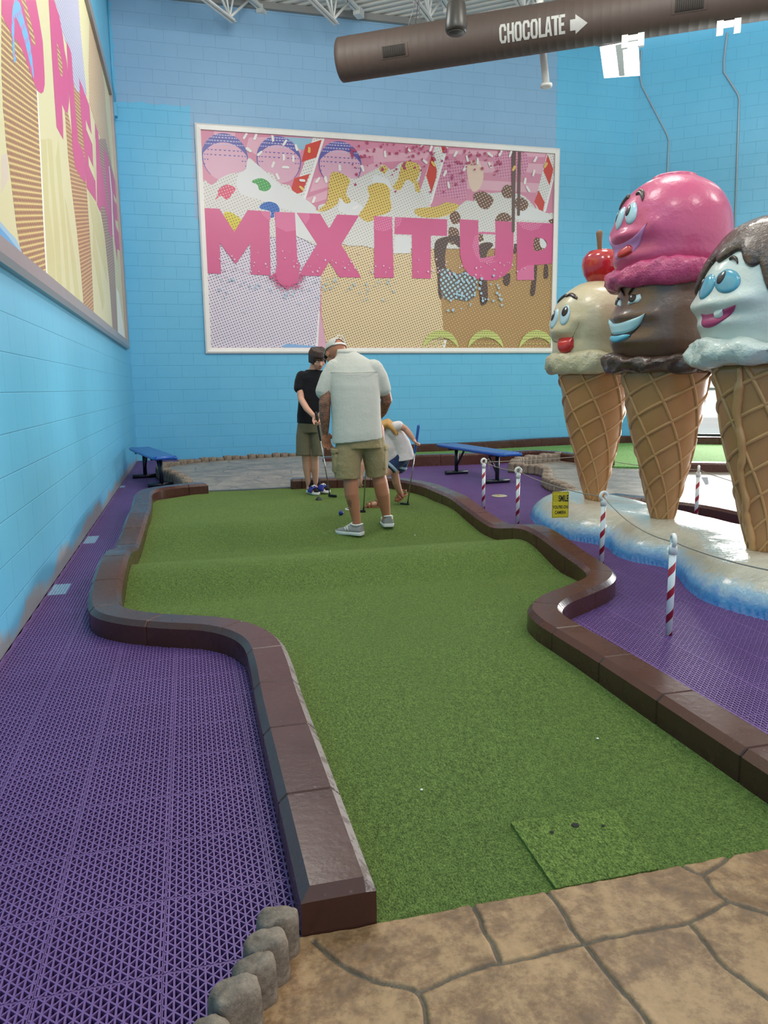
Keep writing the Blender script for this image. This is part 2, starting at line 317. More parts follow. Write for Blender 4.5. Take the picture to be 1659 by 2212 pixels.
('letterhalf',[(5.75,2.38),(6.26,2.38),(6.17,2.28),(6.01,2.23),(5.84,2.27)]),
('letterhalf',[(4.98,2.14),(5.31,2.14),(5.31,2.18),(4.98,2.18)]),
('letterhalf',[(4.9,2.09),(4.98,2.14),(4.99,1.83),(5.02,1.71),(5.1,1.64),(5.25,1.63),(5.39,1.69),(5.47,1.84),(5.48,1.96),(5.42,2.1),(5.31,2.18),(5.31,1.77),(5.25,1.66),(5.1,1.64),(5.02,1.64),(4.91,1.77),(4.85,1.91)]),
('letterlight',[(5.75,1.34),(5.75,1.45),(5.84,1.56),(5.96,1.61),(6.09,1.62),(6.1,1.35)]),
('drip',[(5.61,3.6),(5.69,3.6),(5.69,2.21),(5.66,2.18),(5.63,2.2)]),
('drip',[(5.74,3.6),(5.79,3.6),(5.79,2.5),(5.76,2.48),(5.73,2.5)]),
('spr',[(0.82,3.59),(0.83,3.6),(0.85,3.6),(0.86,3.59),(0.85,3.57),(0.81,3.51),(0.8,3.5),(0.78,3.5),(0.78,3.51),(0.78,3.53)]),
('spr',[(0.98,3.59),(0.99,3.6),(1.01,3.6),(1.02,3.59),(1.02,3.58),(0.99,3.51),(0.98,3.5),(0.96,3.5),(0.95,3.51),(0.95,3.52)]),
('spr',[(0.91,3.34),(0.92,3.33),(0.91,3.31),(0.9,3.3),(0.88,3.3),(0.82,3.34),(0.81,3.35),(0.82,3.37),(0.83,3.38),(0.85,3.38)]),
('spr',[(1.3,3.51),(1.29,3.5),(1.28,3.49),(1.26,3.49),(1.26,3.5),(1.25,3.57),(1.25,3.59),(1.26,3.6),(1.28,3.59),(1.29,3.58)]),
('spr',[(1.48,3.53),(1.49,3.54),(1.51,3.54),(1.52,3.53),(1.51,3.51),(1.47,3.45),(1.46,3.44),(1.44,3.44),(1.43,3.45),(1.44,3.47)]),
('spr',[(1.7,3.4),(1.7,3.38),(1.68,3.37),(1.67,3.37),(1.66,3.38),(1.64,3.45),(1.64,3.47),(1.66,3.48),(1.67,3.48),(1.68,3.46)]),
('spr',[(1.06,3.33),(1.08,3.34),(1.09,3.33),(1.1,3.32),(1.09,3.31),(1.03,3.25),(1.02,3.25),(1,3.25),(1,3.27),(1,3.28)]),
('spr',[(1.47,3.22),(1.46,3.21),(1.45,3.2),(1.43,3.2),(1.43,3.22),(1.43,3.29),(1.43,3.3),(1.45,3.31),(1.46,3.31),(1.47,3.29)]),
('spr',[(1.63,3.21),(1.62,3.19),(1.61,3.19),(1.59,3.19),(1.59,3.21),(1.59,3.28),(1.6,3.29),(1.61,3.3),(1.63,3.29),(1.63,3.28)]),
('spr',[(1.26,3.17),(1.27,3.18),(1.29,3.18),(1.3,3.17),(1.3,3.16),(1.27,3.09),(1.26,3.08),(1.24,3.08),(1.23,3.09),(1.23,3.1)]),
('spr',[(1.51,3.12),(1.53,3.11),(1.54,3.1),(1.53,3.08),(1.51,3.08),(1.43,3.08),(1.42,3.08),(1.41,3.09),(1.42,3.11),(1.44,3.12)]),
('spr',[(1.37,2.92),(1.37,2.9),(1.35,2.89),(1.34,2.89),(1.33,2.9),(1.3,2.97),(1.3,2.98),(1.32,3),(1.33,3),(1.34,2.98)]),
('spr',[(2.03,2.96),(2.04,2.97),(2.06,2.97),(2.07,2.95),(2.06,2.94),(2.02,2.88),(2,2.87),(1.99,2.87),(1.98,2.88),(1.98,2.9)]),
('spr',[(1.94,2.64),(1.95,2.65),(1.97,2.65),(1.98,2.64),(1.98,2.62),(1.95,2.55),(1.94,2.54),(1.92,2.54),(1.91,2.55),(1.91,2.57)]),
('spr',[(2.19,2.9),(2.19,2.89),(2.17,2.88),(2.16,2.88),(2.15,2.89),(2.13,2.96),(2.14,2.98),(2.15,2.99),(2.17,2.99),(2.18,2.97)]),
('spr',[(2.44,3.11),(2.43,3.09),(2.42,3.09),(2.4,3.09),(2.39,3.1),(2.39,3.18),(2.39,3.19),(2.41,3.2),(2.42,3.19),(2.43,3.18)]),
('spr',[(2.85,3.13),(2.85,3.11),(2.84,3.1),(2.82,3.1),(2.81,3.12),(2.78,3.18),(2.78,3.2),(2.8,3.21),(2.81,3.21),(2.83,3.2)]),
('spr',[(2.71,2.54),(2.72,2.54),(2.74,2.53),(2.74,2.52),(2.73,2.51),(2.66,2.47),(2.64,2.46),(2.63,2.47),(2.62,2.49),(2.63,2.5)]),
('spr',[(3.25,3.38),(3.25,3.36),(3.23,3.36),(3.21,3.36),(3.21,3.37),(3.2,3.45),(3.21,3.46),(3.22,3.47),(3.24,3.47),(3.24,3.46)]),
('spr',[(4,3.33),(4.01,3.31),(4,3.3),(3.99,3.29),(3.97,3.29),(3.91,3.34),(3.9,3.36),(3.9,3.37),(3.92,3.38),(3.93,3.37)]),
('spr',[(4.53,3.54),(4.54,3.54),(4.56,3.54),(4.57,3.53),(4.57,3.52),(4.53,3.45),(4.51,3.44),(4.5,3.44),(4.48,3.45),(4.49,3.47)]),
('spr',[(4.78,3.39),(4.78,3.37),(4.76,3.36),(4.75,3.37),(4.74,3.38),(4.72,3.46),(4.72,3.47),(4.74,3.48),(4.76,3.48),(4.76,3.46)]),
('spr',[(4.98,3.35),(4.97,3.34),(4.96,3.33),(4.94,3.33),(4.93,3.35),(4.93,3.43),(4.93,3.44),(4.95,3.45),(4.96,3.44),(4.97,3.43)]),
('spr',[(5.23,3.32),(5.24,3.3),(5.23,3.29),(5.21,3.29),(5.19,3.29),(5.15,3.36),(5.15,3.38),(5.16,3.39),(5.17,3.39),(5.19,3.38)]),
('spr',[(5.39,3.6),(5.41,3.61),(5.42,3.61),(5.43,3.59),(5.43,3.58),(5.39,3.51),(5.38,3.5),(5.36,3.5),(5.35,3.51),(5.35,3.53)]),
('spr',[(5.58,3.6),(5.59,3.61),(5.61,3.61),(5.62,3.6),(5.62,3.58),(5.59,3.51),(5.58,3.5),(5.56,3.49),(5.55,3.5),(5.55,3.52)]),
('spr',[(5.87,3.15),(5.88,3.16),(5.89,3.16),(5.91,3.15),(5.91,3.14),(5.9,3.06),(5.89,3.05),(5.87,3.04),(5.86,3.05),(5.85,3.07)]),
('spr',[(5.24,3.51),(5.25,3.5),(5.24,3.48),(5.22,3.47),(5.21,3.48),(5.14,3.52),(5.13,3.54),(5.14,3.55),(5.15,3.56),(5.17,3.56)]),
('spr',[(4.32,3.19),(4.33,3.21),(4.35,3.21),(4.36,3.2),(4.37,3.18),(4.33,3.11),(4.32,3.1),(4.31,3.1),(4.29,3.1),(4.29,3.12)]),
('spr',[(4.71,3.31),(4.72,3.32),(4.74,3.31),(4.75,3.3),(4.75,3.29),(4.71,3.22),(4.69,3.21),(4.67,3.21),(4.66,3.22),(4.67,3.24)]),
('spr',[(4.43,2.92),(4.42,2.91),(4.41,2.9),(4.39,2.9),(4.38,2.91),(4.37,2.99),(4.37,3.01),(4.38,3.02),(4.4,3.01),(4.41,3)]),
('spr',[(5.99,2.94),(5.99,2.93),(5.98,2.91),(5.96,2.91),(5.95,2.92),(5.9,2.99),(5.9,3),(5.91,3.02),(5.92,3.02),(5.94,3.01)]),
('spr',[(3.89,3.61),(3.9,3.61),(3.92,3.61),(3.93,3.6),(3.93,3.59),(3.88,3.52),(3.87,3.51),(3.86,3.51),(3.85,3.52),(3.85,3.54)]),
('spr',[(3.69,3.5),(3.7,3.49),(3.69,3.48),(3.68,3.47),(3.66,3.48),(3.6,3.53),(3.6,3.54),(3.6,3.56),(3.62,3.56),(3.63,3.56)]),
('spr',[(6.04,3.29),(6.05,3.31),(6.07,3.31),(6.08,3.3),(6.08,3.28),(6.06,3.21),(6.05,3.19),(6.03,3.19),(6.02,3.2),(6.02,3.21)]),
('spr',[(4.06,3.6),(4.07,3.61),(4.09,3.61),(4.1,3.6),(4.1,3.58),(4.07,3.51),(4.06,3.5),(4.04,3.5),(4.03,3.51),(4.03,3.52)]),
('spr',[(6.08,3.53),(6.09,3.54),(6.11,3.54),(6.12,3.53),(6.12,3.52),(6.08,3.44),(6.06,3.44),(6.04,3.44),(6.03,3.45),(6.04,3.46)]),
('spry',[(1.91,3.37),(1.9,3.35),(1.89,3.35),(1.87,3.35),(1.86,3.37),(1.87,3.42),(1.87,3.44),(1.89,3.45),(1.9,3.44),(1.91,3.43)]),
('spry',[(1.78,2.77),(1.78,2.75),(1.77,2.74),(1.76,2.73),(1.74,2.74),(1.7,2.78),(1.69,2.79),(1.7,2.81),(1.72,2.81),(1.73,2.81)]),
('spry',[(4.15,3.29),(4.16,3.28),(4.15,3.26),(4.13,3.25),(4.11,3.26),(4.07,3.31),(4.06,3.33),(4.07,3.34),(4.09,3.35),(4.1,3.34)]),
('spry',[(5.65,3.35),(5.67,3.36),(5.69,3.35),(5.7,3.34),(5.7,3.33),(5.66,3.27),(5.65,3.26),(5.63,3.26),(5.62,3.27),(5.62,3.29)]),
('spry',[(6.29,3.44),(6.3,3.45),(6.32,3.45),(6.33,3.43),(6.33,3.42),(6.29,3.36),(6.28,3.35),(6.26,3.35),(6.25,3.36),(6.25,3.38)]),
('spr',[(1.79,2.92),(1.8,2.91),(1.81,2.9),(1.8,2.88),(1.79,2.88),(1.72,2.88),(1.71,2.89),(1.7,2.9),(1.71,2.92),(1.73,2.92)])]
LEFT_ART=[('lpink',[(4.6,2.43),(4.75,2.48),(4.74,2.35),(4.51,2.22)]),
('lstripe',[(5.96,2.91),(6.2,2.98),(6.08,2.5),(6.17,2.19),(6.1,1.98),(5.81,1.98),(5.82,2.19),(5.86,2.51)]),
('lstripe',[(6.24,3),(6.48,3.06),(6.43,2.71),(6.49,2.38),(6.4,1.98),(6.17,1.98),(6.23,2.4),(6.24,2.67)]),
('lstripe',[(6.6,2.96),(6.84,3.17),(6.85,2.81),(6.87,2.38),(6.84,1.98),(6.63,1.98),(6.64,2.41)]),
('lstripe',[(7.11,1.98),(6.92,2.76),(7.05,2.71),(7.33,2.29),(7.42,1.98)]),
('lpurp',[(7.23,4.35),(9.17,5.22),(9.16,4.97),(9.22,4.67),(9.33,4.34),(8.76,4.17),(8.33,4.05),(8.12,4.07),(8.13,4.29),(7.81,4.25),(7.62,4.26),(7.42,4.31)]),
('lorange',[(10.27,5.5),(10.79,5.54),(11.54,5.51),(11.87,5.37),(11.87,5.05),(12.24,4.41),(11.12,4.29),(10,4.3),(9.54,4.33),(9.75,4.79)]),
('lbrown',[(4.93,3.25),(5.05,3.25),(5.18,3.25),(5.38,3.29),(5.54,3.29),(5.69,3.26),(5.87,3.23),(5.95,3.21),(5.88,2.89),(5.82,2.5),(5.76,2.18),(5.73,1.98),(4.93,1.98),(4.89,2),(4.84,2.12),(4.81,2.27),(4.78,2.44),(4.75,2.52),(4.75,2.71),(4.8,2.93)]),
('lwhite',[(5.94,3.21),(5.99,3.23),(5.93,2.9),(5.87,2.54),(5.8,2.19),(5.76,1.98),(5.71,1.98),(5.74,2.18),(5.81,2.53),(5.88,2.89)]),
('lbrownd',[(8.12,4.07),(8.33,4.05),(8.69,4.15),(8.66,3.84),(8.71,3.53),(8.33,3.43),(8.02,3.49)]),
('lbrownd',[(7.36,3.55),(7.56,3.61),(7.74,3.48),(7.87,3.23),(8.6,3.34),(8.64,3.26),(8.63,2.87),(8.6,2.49),(8.47,1.98),(7.66,1.98),(7.65,2.26),(7.57,2.62),(7.43,2.91),(7.35,3.17)]),
('lbrown3',[(10.42,4.23),(11.43,4.53),(12.54,4.32),(11.49,3.33),(11.54,2.93),(11.3,1.98),(10.53,1.98),(10.51,2.54),(10.3,3.09),(9.94,3.34),(10.45,3.8)]),
('lwhite',[(11.33,1.98),(11.6,2.62),(11.97,2.59),(12.62,1.98)]),
('lstripe',[(9.01,2.95),(9.31,2.7),(9.7,2.22),(9.4,2.1),(9.09,2.36),(8.8,2.62)]),
('lstripe',[(8.75,3.25),(9.59,3.27),(10.3,3.09),(10.24,2.51),(9.79,2.67),(9.01,2.95)]),
('lblue',[(4.29,1.98),(4.32,2.04),(4.44,2.03),(4.56,2.02),(4.76,2),(4.83,1.98)]),
('lbluesoft',[(4.33,2.07),(4.45,2.06),(4.62,2.05),(4.8,2.04),(4.93,1.99),(4.76,2),(4.56,2.02),(4.32,2.04)]),
('lletter',[(4.98,3.37),(4.93,3.25),(5.05,3.25),(5.18,3.25),(5.38,3.29),(5.54,3.29),(5.69,3.26),(5.87,3.23),(5.96,3.22),(6.13,3.26),(6.24,3.31),(6.33,3.39),(6.36,3.46),(6.4,3.7),(6.32,3.81),(6.2,3.92)]),
('lbrown',[(5.62,3.63),(5.78,3.7),(5.89,3.65),(6.02,3.59),(6.04,3.54),(6,3.51),(5.91,3.5),(5.79,3.55),(5.69,3.62)]),
('lswoosh',[(5.35,3.5),(5.44,3.55),(5.56,3.58),(5.64,3.54),(5.74,3.51),(5.82,3.46),(5.86,3.37),(5.86,3.26),(5.76,3.31),(5.66,3.37),(5.56,3.41),(5.47,3.43),(5.36,3.42),(5.3,3.35),(5.24,3.19),(5.26,3.15),(5.18,3.1),(5.18,3.17),(5.19,3.26),(5.25,3.38)]),
('lletter',[(6.89,4.24),(7.13,4.34),(7.47,4.33),(7.61,4.23),(7.65,4.14),(7.76,4.08),(7.81,3.94),(7.73,3.76),(7.56,3.6),(7.4,3.55),(7.2,3.55),(7.19,3.48),(7.17,3.37),(7.12,3.25),(6.78,3.24),(6.79,3.47),(6.82,3.75)]),
('lbrown',[(7.17,4.02),(7.31,4),(7.42,3.94),(7.38,3.83),(7.29,3.79),(7.17,3.82),(7.16,3.91)]),
('lletter',[(7.85,4.29),(8.09,4.32),(8.16,4.29),(8.15,4.08),(8.14,3.86),(8.18,3.69),(8.19,3.55),(8.57,3.57),(8.65,3.44),(8.62,3.3),(8.48,3.25),(8.11,3.22),(7.81,3.21),(7.7,3.35),(7.71,3.43),(7.73,3.37),(7.76,3.69),(7.8,4.06)]),
('lletter',[(8.68,4.29),(9.53,4.31),(9.55,4.02),(9.03,4.01),(9.02,3.91),(9.56,3.92),(9.49,3.66),(9.03,3.66),(9.01,3.55),(9.56,3.54),(9.69,3.57),(9.61,3.31),(8.66,3.24),(8.64,3.52),(8.71,3.53),(8.6,3.9)]),
('lletter',[(10.05,4.3),(10.39,4.3),(10.43,4),(10.51,3.88),(11.09,4.32),(11.55,4.36),(11.91,4.3),(11.8,4.31),(11.97,3.97),(11.59,3.31),(11.21,3.23),(10.98,3.27),(10.88,3.4),(10.58,3.48),(10.18,3.4),(9.95,3.28),(9.6,3.29),(9.66,3.59),(9.95,4.09)]),
('lletter',[(12.04,4.33),(12.7,4.31),(12.7,4.04),(12.19,4.02),(12.23,3.93),(12.7,3.97),(12.7,3.73),(12.17,3.65),(12.23,3.57),(12.7,3.56),(12.7,3.3),(12.21,3.25),(12.06,3.06),(11.82,3.29),(11.89,3.77),(11.94,4.31)]),
('lbrown3',[(10.68,4.16),(11,4.27),(11.02,3.92),(11.25,3.71),(11.33,3.54),(11.04,3.66),(10.7,3.86)]),
('lwhite',[(11.67,4.25),(11.79,4.28),(11.94,3.96),(11.67,3.34),(11.53,3.31),(11.76,3.92)]),
('lbg',[(9.83,4.06),(9.99,4.11),(9.78,3.63),(9.62,3.31),(9.54,3.29),(9.62,3.56)])]
BALLS=[(0.472, 3.201, 0.377), (1.367, 3.215, 0.375), (2.422, 3.198, 0.376)]
YBALLS=[(4.248, 0.072, 0.348), (5.136, 0.069, 0.356), (6.177, 0.066, 0.364)]
FIX=[(5.16,9.16,5.3),(5.50,8.88,5.3),(6.13,9.82,5.3),(5.71,10.0,5.3)]
# ================================================================== the setting
DB, AL = 13.6586, 0.884          # back wall distance, left wall distance
CX, CY = 8.42, 13.6586           # corner where the back wall meets the slanting right wall
RW = Vector((0.8, -0.6, 0)); RN = Vector((-0.6, -0.8, 0))   # along the right wall, and its face normal
CEIL = 7.42
# ---- purple interlocking floor tiles
t = NT('purple_floor_tile'); x, y, z = t.xyz()
def line(t, v, w):   # 1 on thin lines at integer v
    f = t.math('ABSOLUTE', t.math('SUBTRACT', t.math('FRACT', v), 0.5)); 
    n = t.new('ShaderNodeMapRange'); n.interpolation_type = 'SMOOTHSTEP'; t.put(n.inputs[0], f); n.inputs[1].default_value = 0.5 - w; n.inputs[2].default_value = 0.5 - w * 0.6; return n.outputs[0]
P = 0.0314
nz = t.noise(2.2, detail=2); col = t.mix(nz, lin('66487f'), lin('785994')); stain = None
for sx, sy, wx, wy in ((-0.82, 4.89, .05, .13), (-0.82, 6.5, .045, .16), (-0.85, 10.05, .03, .1)):   # splashes of wall paint on three tiles
    a = t.math('LESS_THAN', t.math('ABSOLUTE', t.math('SUBTRACT', x, sx)), wx); b = t.math('LESS_THAN', t.math('ABSOLUTE', t.math('SUBTRACT', y, sy)), wy); s_ = t.math('MULTIPLY', a, b); stain = s_ if stain is None else t.math('MAXIMUM', stain, s_)
col = t.mix(t.math('MULTIPLY', stain, 0.85), col, lin('9fc4dc')); MAT['tile'] = t.fin(col, .45, spec=0.4)
def tile_floor():
    """open lattice tiles: upright-sided ribs on a dark sub-floor, one mesh"""
    px, py, hh, g = .2513, .2437, .011, .0012; w = .0021; qs = []
    def rib(p, q, wd, zt=0.0):
        p, q = np.array(p), np.array(q); d = (q - p) / np.linalg.norm(q - p); n = np.array([-d[1], d[0]]) * wd
        a, b_, c_, e = p + n, q + n, q - n, p - n; T_ = lambda v, z_: (v[0], v[1], z_ if z_ < -.005 else zt)
        qs.append([T_(e, 0), T_(c_, 0), T_(b_, 0), T_(a, 0)]); qs.append([T_(a, 0), T_(b_, 0), T_(b_, -hh), T_(a, -hh)]); qs.append([T_(c_, 0), T_(e, 0), T_(e, -hh), T_(c_, -hh)])
    x0, x1, y0, y1 = g, px - g, g, py - g
    for k in range(16): xx = P / 2 * k + P / 4; rib((xx, y0), (xx, y1), w) if xx < x1 else None
    Pv = P * .97
    for sg in (1, -1):
        for k in range(-9, 18):
            # line through (P/4 + k P, 0) with slope sg * Pv / P
            pts = []; m_ = sg * Pv / P; xs_ = P / 4 + k * P
            for xe in (x0, x1):
                ye = m_ * (xe - xs_)
                if y0 <= ye <= y1: pts.append((xe, ye))
            for ye in (y0, y1):
                xe = xs_ + ye / m_
                if x0 < xe < x1: pts.append((xe, ye))
            if len(pts) == 2 and abs(pts[0][0] - pts[1][0]) > .004: rib(pts[0], pts[1], w * .85, -.0006 - .0004 * sg)
    for p, q in (((x0, y0), (x1, y0)), ((x1, y0), (x1, y1)), ((x1, y1), (x0, y1)), ((x0, y1), (x0, y0))): rib(p, q, .0016, -.0014 if p[0] == q[0] else -.0018)
    V = np.array(qs).reshape(-1, 3); out = []
    for i_ in range(-4, 23):
        for j_ in range(-4, 50):
            tx, ty = -.112 + i_ * px, 1.725 + j_ * py; cx, cy_ = tx + px / 2, ty + py / 2
            if tx + px < -.884 or cy_ > 13.7: continue
            if .4 < cx < 1.5 and cy_ < 8.3: continue                      # covered by the turf lane
            if -.2 < cx < 2.1 and 4.2 < cy_ < 8.2: continue
            if cx > 4.7 and cy_ < 9: continue
            if 3.1 < cx < 3.8 and 3.2 < cy_ < 6.4: continue
            out.append(V + np.array([tx, ty, 0]))
    A = np.concatenate(out); A[:, 0] = np.maximum(A[:, 0], -.884); n = len(A); me = bpy.data.meshes.new('floor'); me.vertices.add(n); me.vertices.foreach_set('co', A.astype(np.float32).ravel())
    me.loops.add(n); me.loops.foreach_set('vertex_index', np.arange(n, dtype=np.int32)); me.polygons.add(n // 4); me.polygons.foreach_set('loop_start', np.arange(0, n, 4, dtype=np.int32)); me.polygons.foreach_set('loop_total', np.full(n // 4, 4, np.int32)); me.update(calc_edges=True); me.validate()
    me.materials.append(MAT['tile']); o = bpy.data.objects.new('floor', me); COL.objects.link(o); o['kind'] = 'structure'
tile_floor()
b = MB(); b.box((5.5, 4.6, -0.071), (14.5, 19.0, 0.12)); struct(b, 'floor', plain('sub_floor_navy', '1a1246', .8, spec=.1))
# ---- painted block walls
def block_wall(name, axis, z_row, h_off, base, patch=None):
    t = NT(name); x, y, z = t.xyz(); hx = x if axis == 'x' else y
    vec = t.comb(t.math('ADD', hx, h_off), t.math('SUBTRACT', z, z_row - 20 * 0.2032), 0)
    br = t.new('ShaderNodeTexBrick', offset=0.5, offset_frequency=2); t.link(vec, br.inputs['Vector'])
    br.inputs['Scale'].default_value = 1.0; br.inputs['Brick Width'].default_value = 0.4064; br.inputs['Row Height'].default_value = 0.2032
    br.inputs['Mortar Size'].default_value = 0.0045; br.inputs['Mortar Smooth'].default_value = 0.6
    n1 = t.noise(1.3, detail=3); c = t.mix(n1, lin(base[0]), lin(base[1]))
    if patch: c = patch(t, x, y, z, c)
    c = t.mix(t.math('MULTIPLY', br.outputs['Fac'], 0.13), c, tuple(v * 0.55 for v in lin(base[0])[:3]) + (1,))
    hgt = t.math('SUBTRACT', t.math('MULTIPLY', t.noise(150, detail=4), 0.2), t.math('MULTIPLY', br.outputs['Fac'], 1.2))
    t.bump(hgt, 0.55, 0.006); MAT[name] = t.fin(c, 0.36, spec=0.5); return MAT[name]
def bare_foot(t, x, y, z, c):
    # paint stops short of the floor in a fuzzy line
    e = t.math('SUBTRACT', z, t.math('MULTIPLY', t.math('SUBTRACT', t.noise(1.8, detail=3), .34), .34)); f = t.math('SUBTRACT', 1.0, t.math('MULTIPLY', e, 1 / .06), clamp=True)
    return t.mix(t.math('MULTIPLY', f, .85), c, lin('a79f96'))
def old_paint(t, x, y, z, c):
    # older greyer blue left where the new paint was not rolled on
    wob = t.math('MULTIPLY', t.math('SUBTRACT', t.noise(2.5, detail=4), 0.5), 0.16); wob2 = t.math('MULTIPLY', t.math('SUBTRACT', t.noise(14, detail=2), 0.5), 0.06)
    zz = t.math('ADD', t.math('ADD', z, wob), wob2); xx = t.math('ADD', x, t.math('MULTIPLY', wob2, 1.5))
    up = t.math('GREATER_THAN', zz, 5.76); rt = t.math('MULTIPLY', t.math('GREATER_THAN', xx, 0.29), t.math('GREATER_THAN', z, 4.0)); a = t.math('MAXIMUM', up, rt)
    a = t.math('MULTIPLY', a, t.math('LESS_THAN', xx, 6.84)); a = t.math('MULTIPLY', a, t.math('GREATER_THAN', xx, -0.84))
    return t.mix(a, c, t.mix(t.noise(1.0), lin('7fa9cc'), lin('8ab2d2')))
CYAN = ('5ab3da', '6dbee2')
mb_back = block_wall('back_wall_paint', 'x', 1.1976, 0.4698 + 20 * .4064, CYAN, old_paint)
mb_left = block_wall('left_wall_paint', 'y', 1.1976, 0.05 + 20 * .4064, ('60b9de', '74c4e6'), bare_foot)
b = MB(); b.box(((CX - AL) / 2, DB + 0.1, 3.8), (CX + AL + .2, 0.2, 7.8)); struct(b, 'wall_back', mb_back)
b = MB(); b.box((-AL - 0.1, 4.6, 3.8), (0.2, 18.3, 7.8)); struct(b, 'wall_left', mb_left)
# right wall runs from the far corner back towards the viewer, with a glazed entrance
t0 = NT('right_wall_paint')
def rw(s, z, d=0.0): p = Vector((CX, CY, z)) + RW * s + RN * d; return p
ang = math.atan2(RW.y, RW.x)
def rbox(b, s0, s1, z0, z1, d0=-0.2, d1=0.0, mi=0):
    c = rw((s0 + s1) / 2, (z0 + z1) / 2, (d0 + d1) / 2); return b.box(c, (s1 - s0, d1 - d0, z1 - z0), ang, mi)
mr = block_wall('right_wall_paint_blocks', 'x', 1.1976, 0.1 + 20 * .4064, CYAN)
b = MB()
for s0, s1, z0, z1 in ((-0.3, 1.02, -0.1, 7.7), (1.02, 9.0, 2.62, 7.7), (9.0, 9.8, -0.1, 7.7)): b.box(((s0 + s1) / 2, 0.1, (z0 + z1) / 2), (s1 - s0, 0.2, z1 - z0))
o = struct(b, 'wall_right', mr); o.location = (CX, CY, 0); o.rotation_euler = (0, 0, ang)
# glazed entrance
green = plain('dark_green_aluminium', '2c3a34', 0.4, spec=0.5)
def gl():
    t = NT('clear_glass'); tr = t.new('ShaderNodeBsdfTransparent'); gb = t.new('ShaderNodeBsdfGlossy'); gb.inputs['Roughness'].default_value = .02; fr = t.new('ShaderNodeFresnel'); fr.inputs['IOR'].default_value = 1.45; mx = t.new('ShaderNodeMixShader'); t.link(fr.outputs[0], mx.inputs[0]); t.link(tr.outputs[0], mx.inputs[1]); t.link(gb.outputs[0], mx.inputs[2]); t.link(mx.outputs[0], t.n['Material Output'].inputs['Surface']); return t.m
GLASS = gl()
def leaf(name, s0, s1, ztop, bar=True, rail=0.225):
    f = MB(); rbox(f, s0, s0 + .07, 0, ztop, -.12, -.07); rbox(f, s1 - .07, s1, 0, ztop, -.12, -.07); rbox(f, s0 + .07, s1 - .07, 0, rail, -.12, -.07); rbox(f, s0 + .07, s1 - .07, ztop - .1, ztop, -.12, -.07)
    o = struct(f, name, green, tuple(rw((s0 + s1) / 2, 0))); o['_w'] = tuple(rw((s0 + s1) / 2, 0))
    g = MB(); rbox(g, s0 + .07, s1 - .07, rail, ztop - .1, -.1, -.09); g.to('glass_pane', GLASS, o)
    if bar: g = MB(); rbox(g, s0 + .07, s1 - .07, 1.06, 1.11, -.07, -.03); g.to('push_bar', plain('dull_aluminium', '8d9694', 0.35, 0.7), o)
    return o
leaf('door_1', 1.02, 1.985, 2.2); leaf('door_2', 2.0, 2.96, 2.2)
f = MB(); rbox(f, 1.02, 9.0, 2.2, 2.3, -.14, -.05); rbox(f, 2.98, 3.08, 0, 2.2, -.14, -.05); rbox(f, 1.02, 9.0, 2.55, 2.62, -.14, -.05); o = struct(f, 'trim_1', green)
leaf('window_1', 3.08, 4.02, 2.2, False, .3); leaf('window_2', 4.04, 5.0, 2.2, False, .3); leaf('window_4', 5.02, 6.3, 2.2, False, .3); leaf('window_5', 6.32, 7.6, 2.2, False, .3); leaf('window_6', 7.62, 9.0, 2.2, False, .3)
o = MB(); rbox(o, 1.02, 9.0, 2.3, 2.55, -.1, -.09); struct(o, 'window_3', GLASS)
o = MB(); rbox(o, 1.84, 1.935, .24, .36, -.085, -.082); o = o.to('door_sticker', plain('pale_green_sticker', 'cfe39a', .6), None, tuple(rw(1.88, .3, -.083))); tag(o, 'small pale green sticker on the glass of the far door', 'sticker')
o['_w'] = tuple(rw(1.88, .3, -.083)); q = MB(); rbox(q, 1.875, 1.905, .31, .34, -.0815, -.081); rbox(q, 1.88, 1.9, .285, .295, -.0815, -.081); q.to('printed_marks', plain('brown_ink', '7a4a34', .7), o)
# outside: pale paving beyond the door
b = MB(); b.box((16, 17, -0.1), (14, 14, 0.1), ang); struct(b, 'ground_outside', plain('pale_paving', 'd9d7d0', .8))
# ---- ceiling: corrugated deck with ribs parallel to the right wall
t = NT('deck_grey'); x, y, z = t.xyz(); MAT['deck'] = t.fin(t.mix(t.noise(3), lin('c4c4c0'), lin('d2d1cc')), .5, spec=.4)
b = MB(); along = RW; across = Vector((0.6, 0.8, 0)); o0 = Vector((4.0, 9.0, 0)); rows = []
k = -70
prof = []
while k < 40:
    prof += [(k * .15, 0), (k * .15 + .05, 0), (k * .15 + .075, .04), (k * .15 + .125, .04)]; k += 1
for q, dz in prof: rows.append([o0 + across * q + along * s + Vector((0, 0, CEIL + dz)) for s in (-11, 12)])
b.grid(rows, 0, False); rows2 = [[p + Vector((0, 0, .12)) for p in r] for r in (rows[0], rows[-1])]; b.grid(rows2, 0, False); struct(b, 'ceiling', MAT['deck'])
# steel ledger along the top of the back wall
b = MB(); b.box(((CX - AL) / 2, DB - .04, 7.37), (CX + AL, .08, .10)); struct(b, 'trim_2', plain('ledger_grey', '8a8a88', .6))
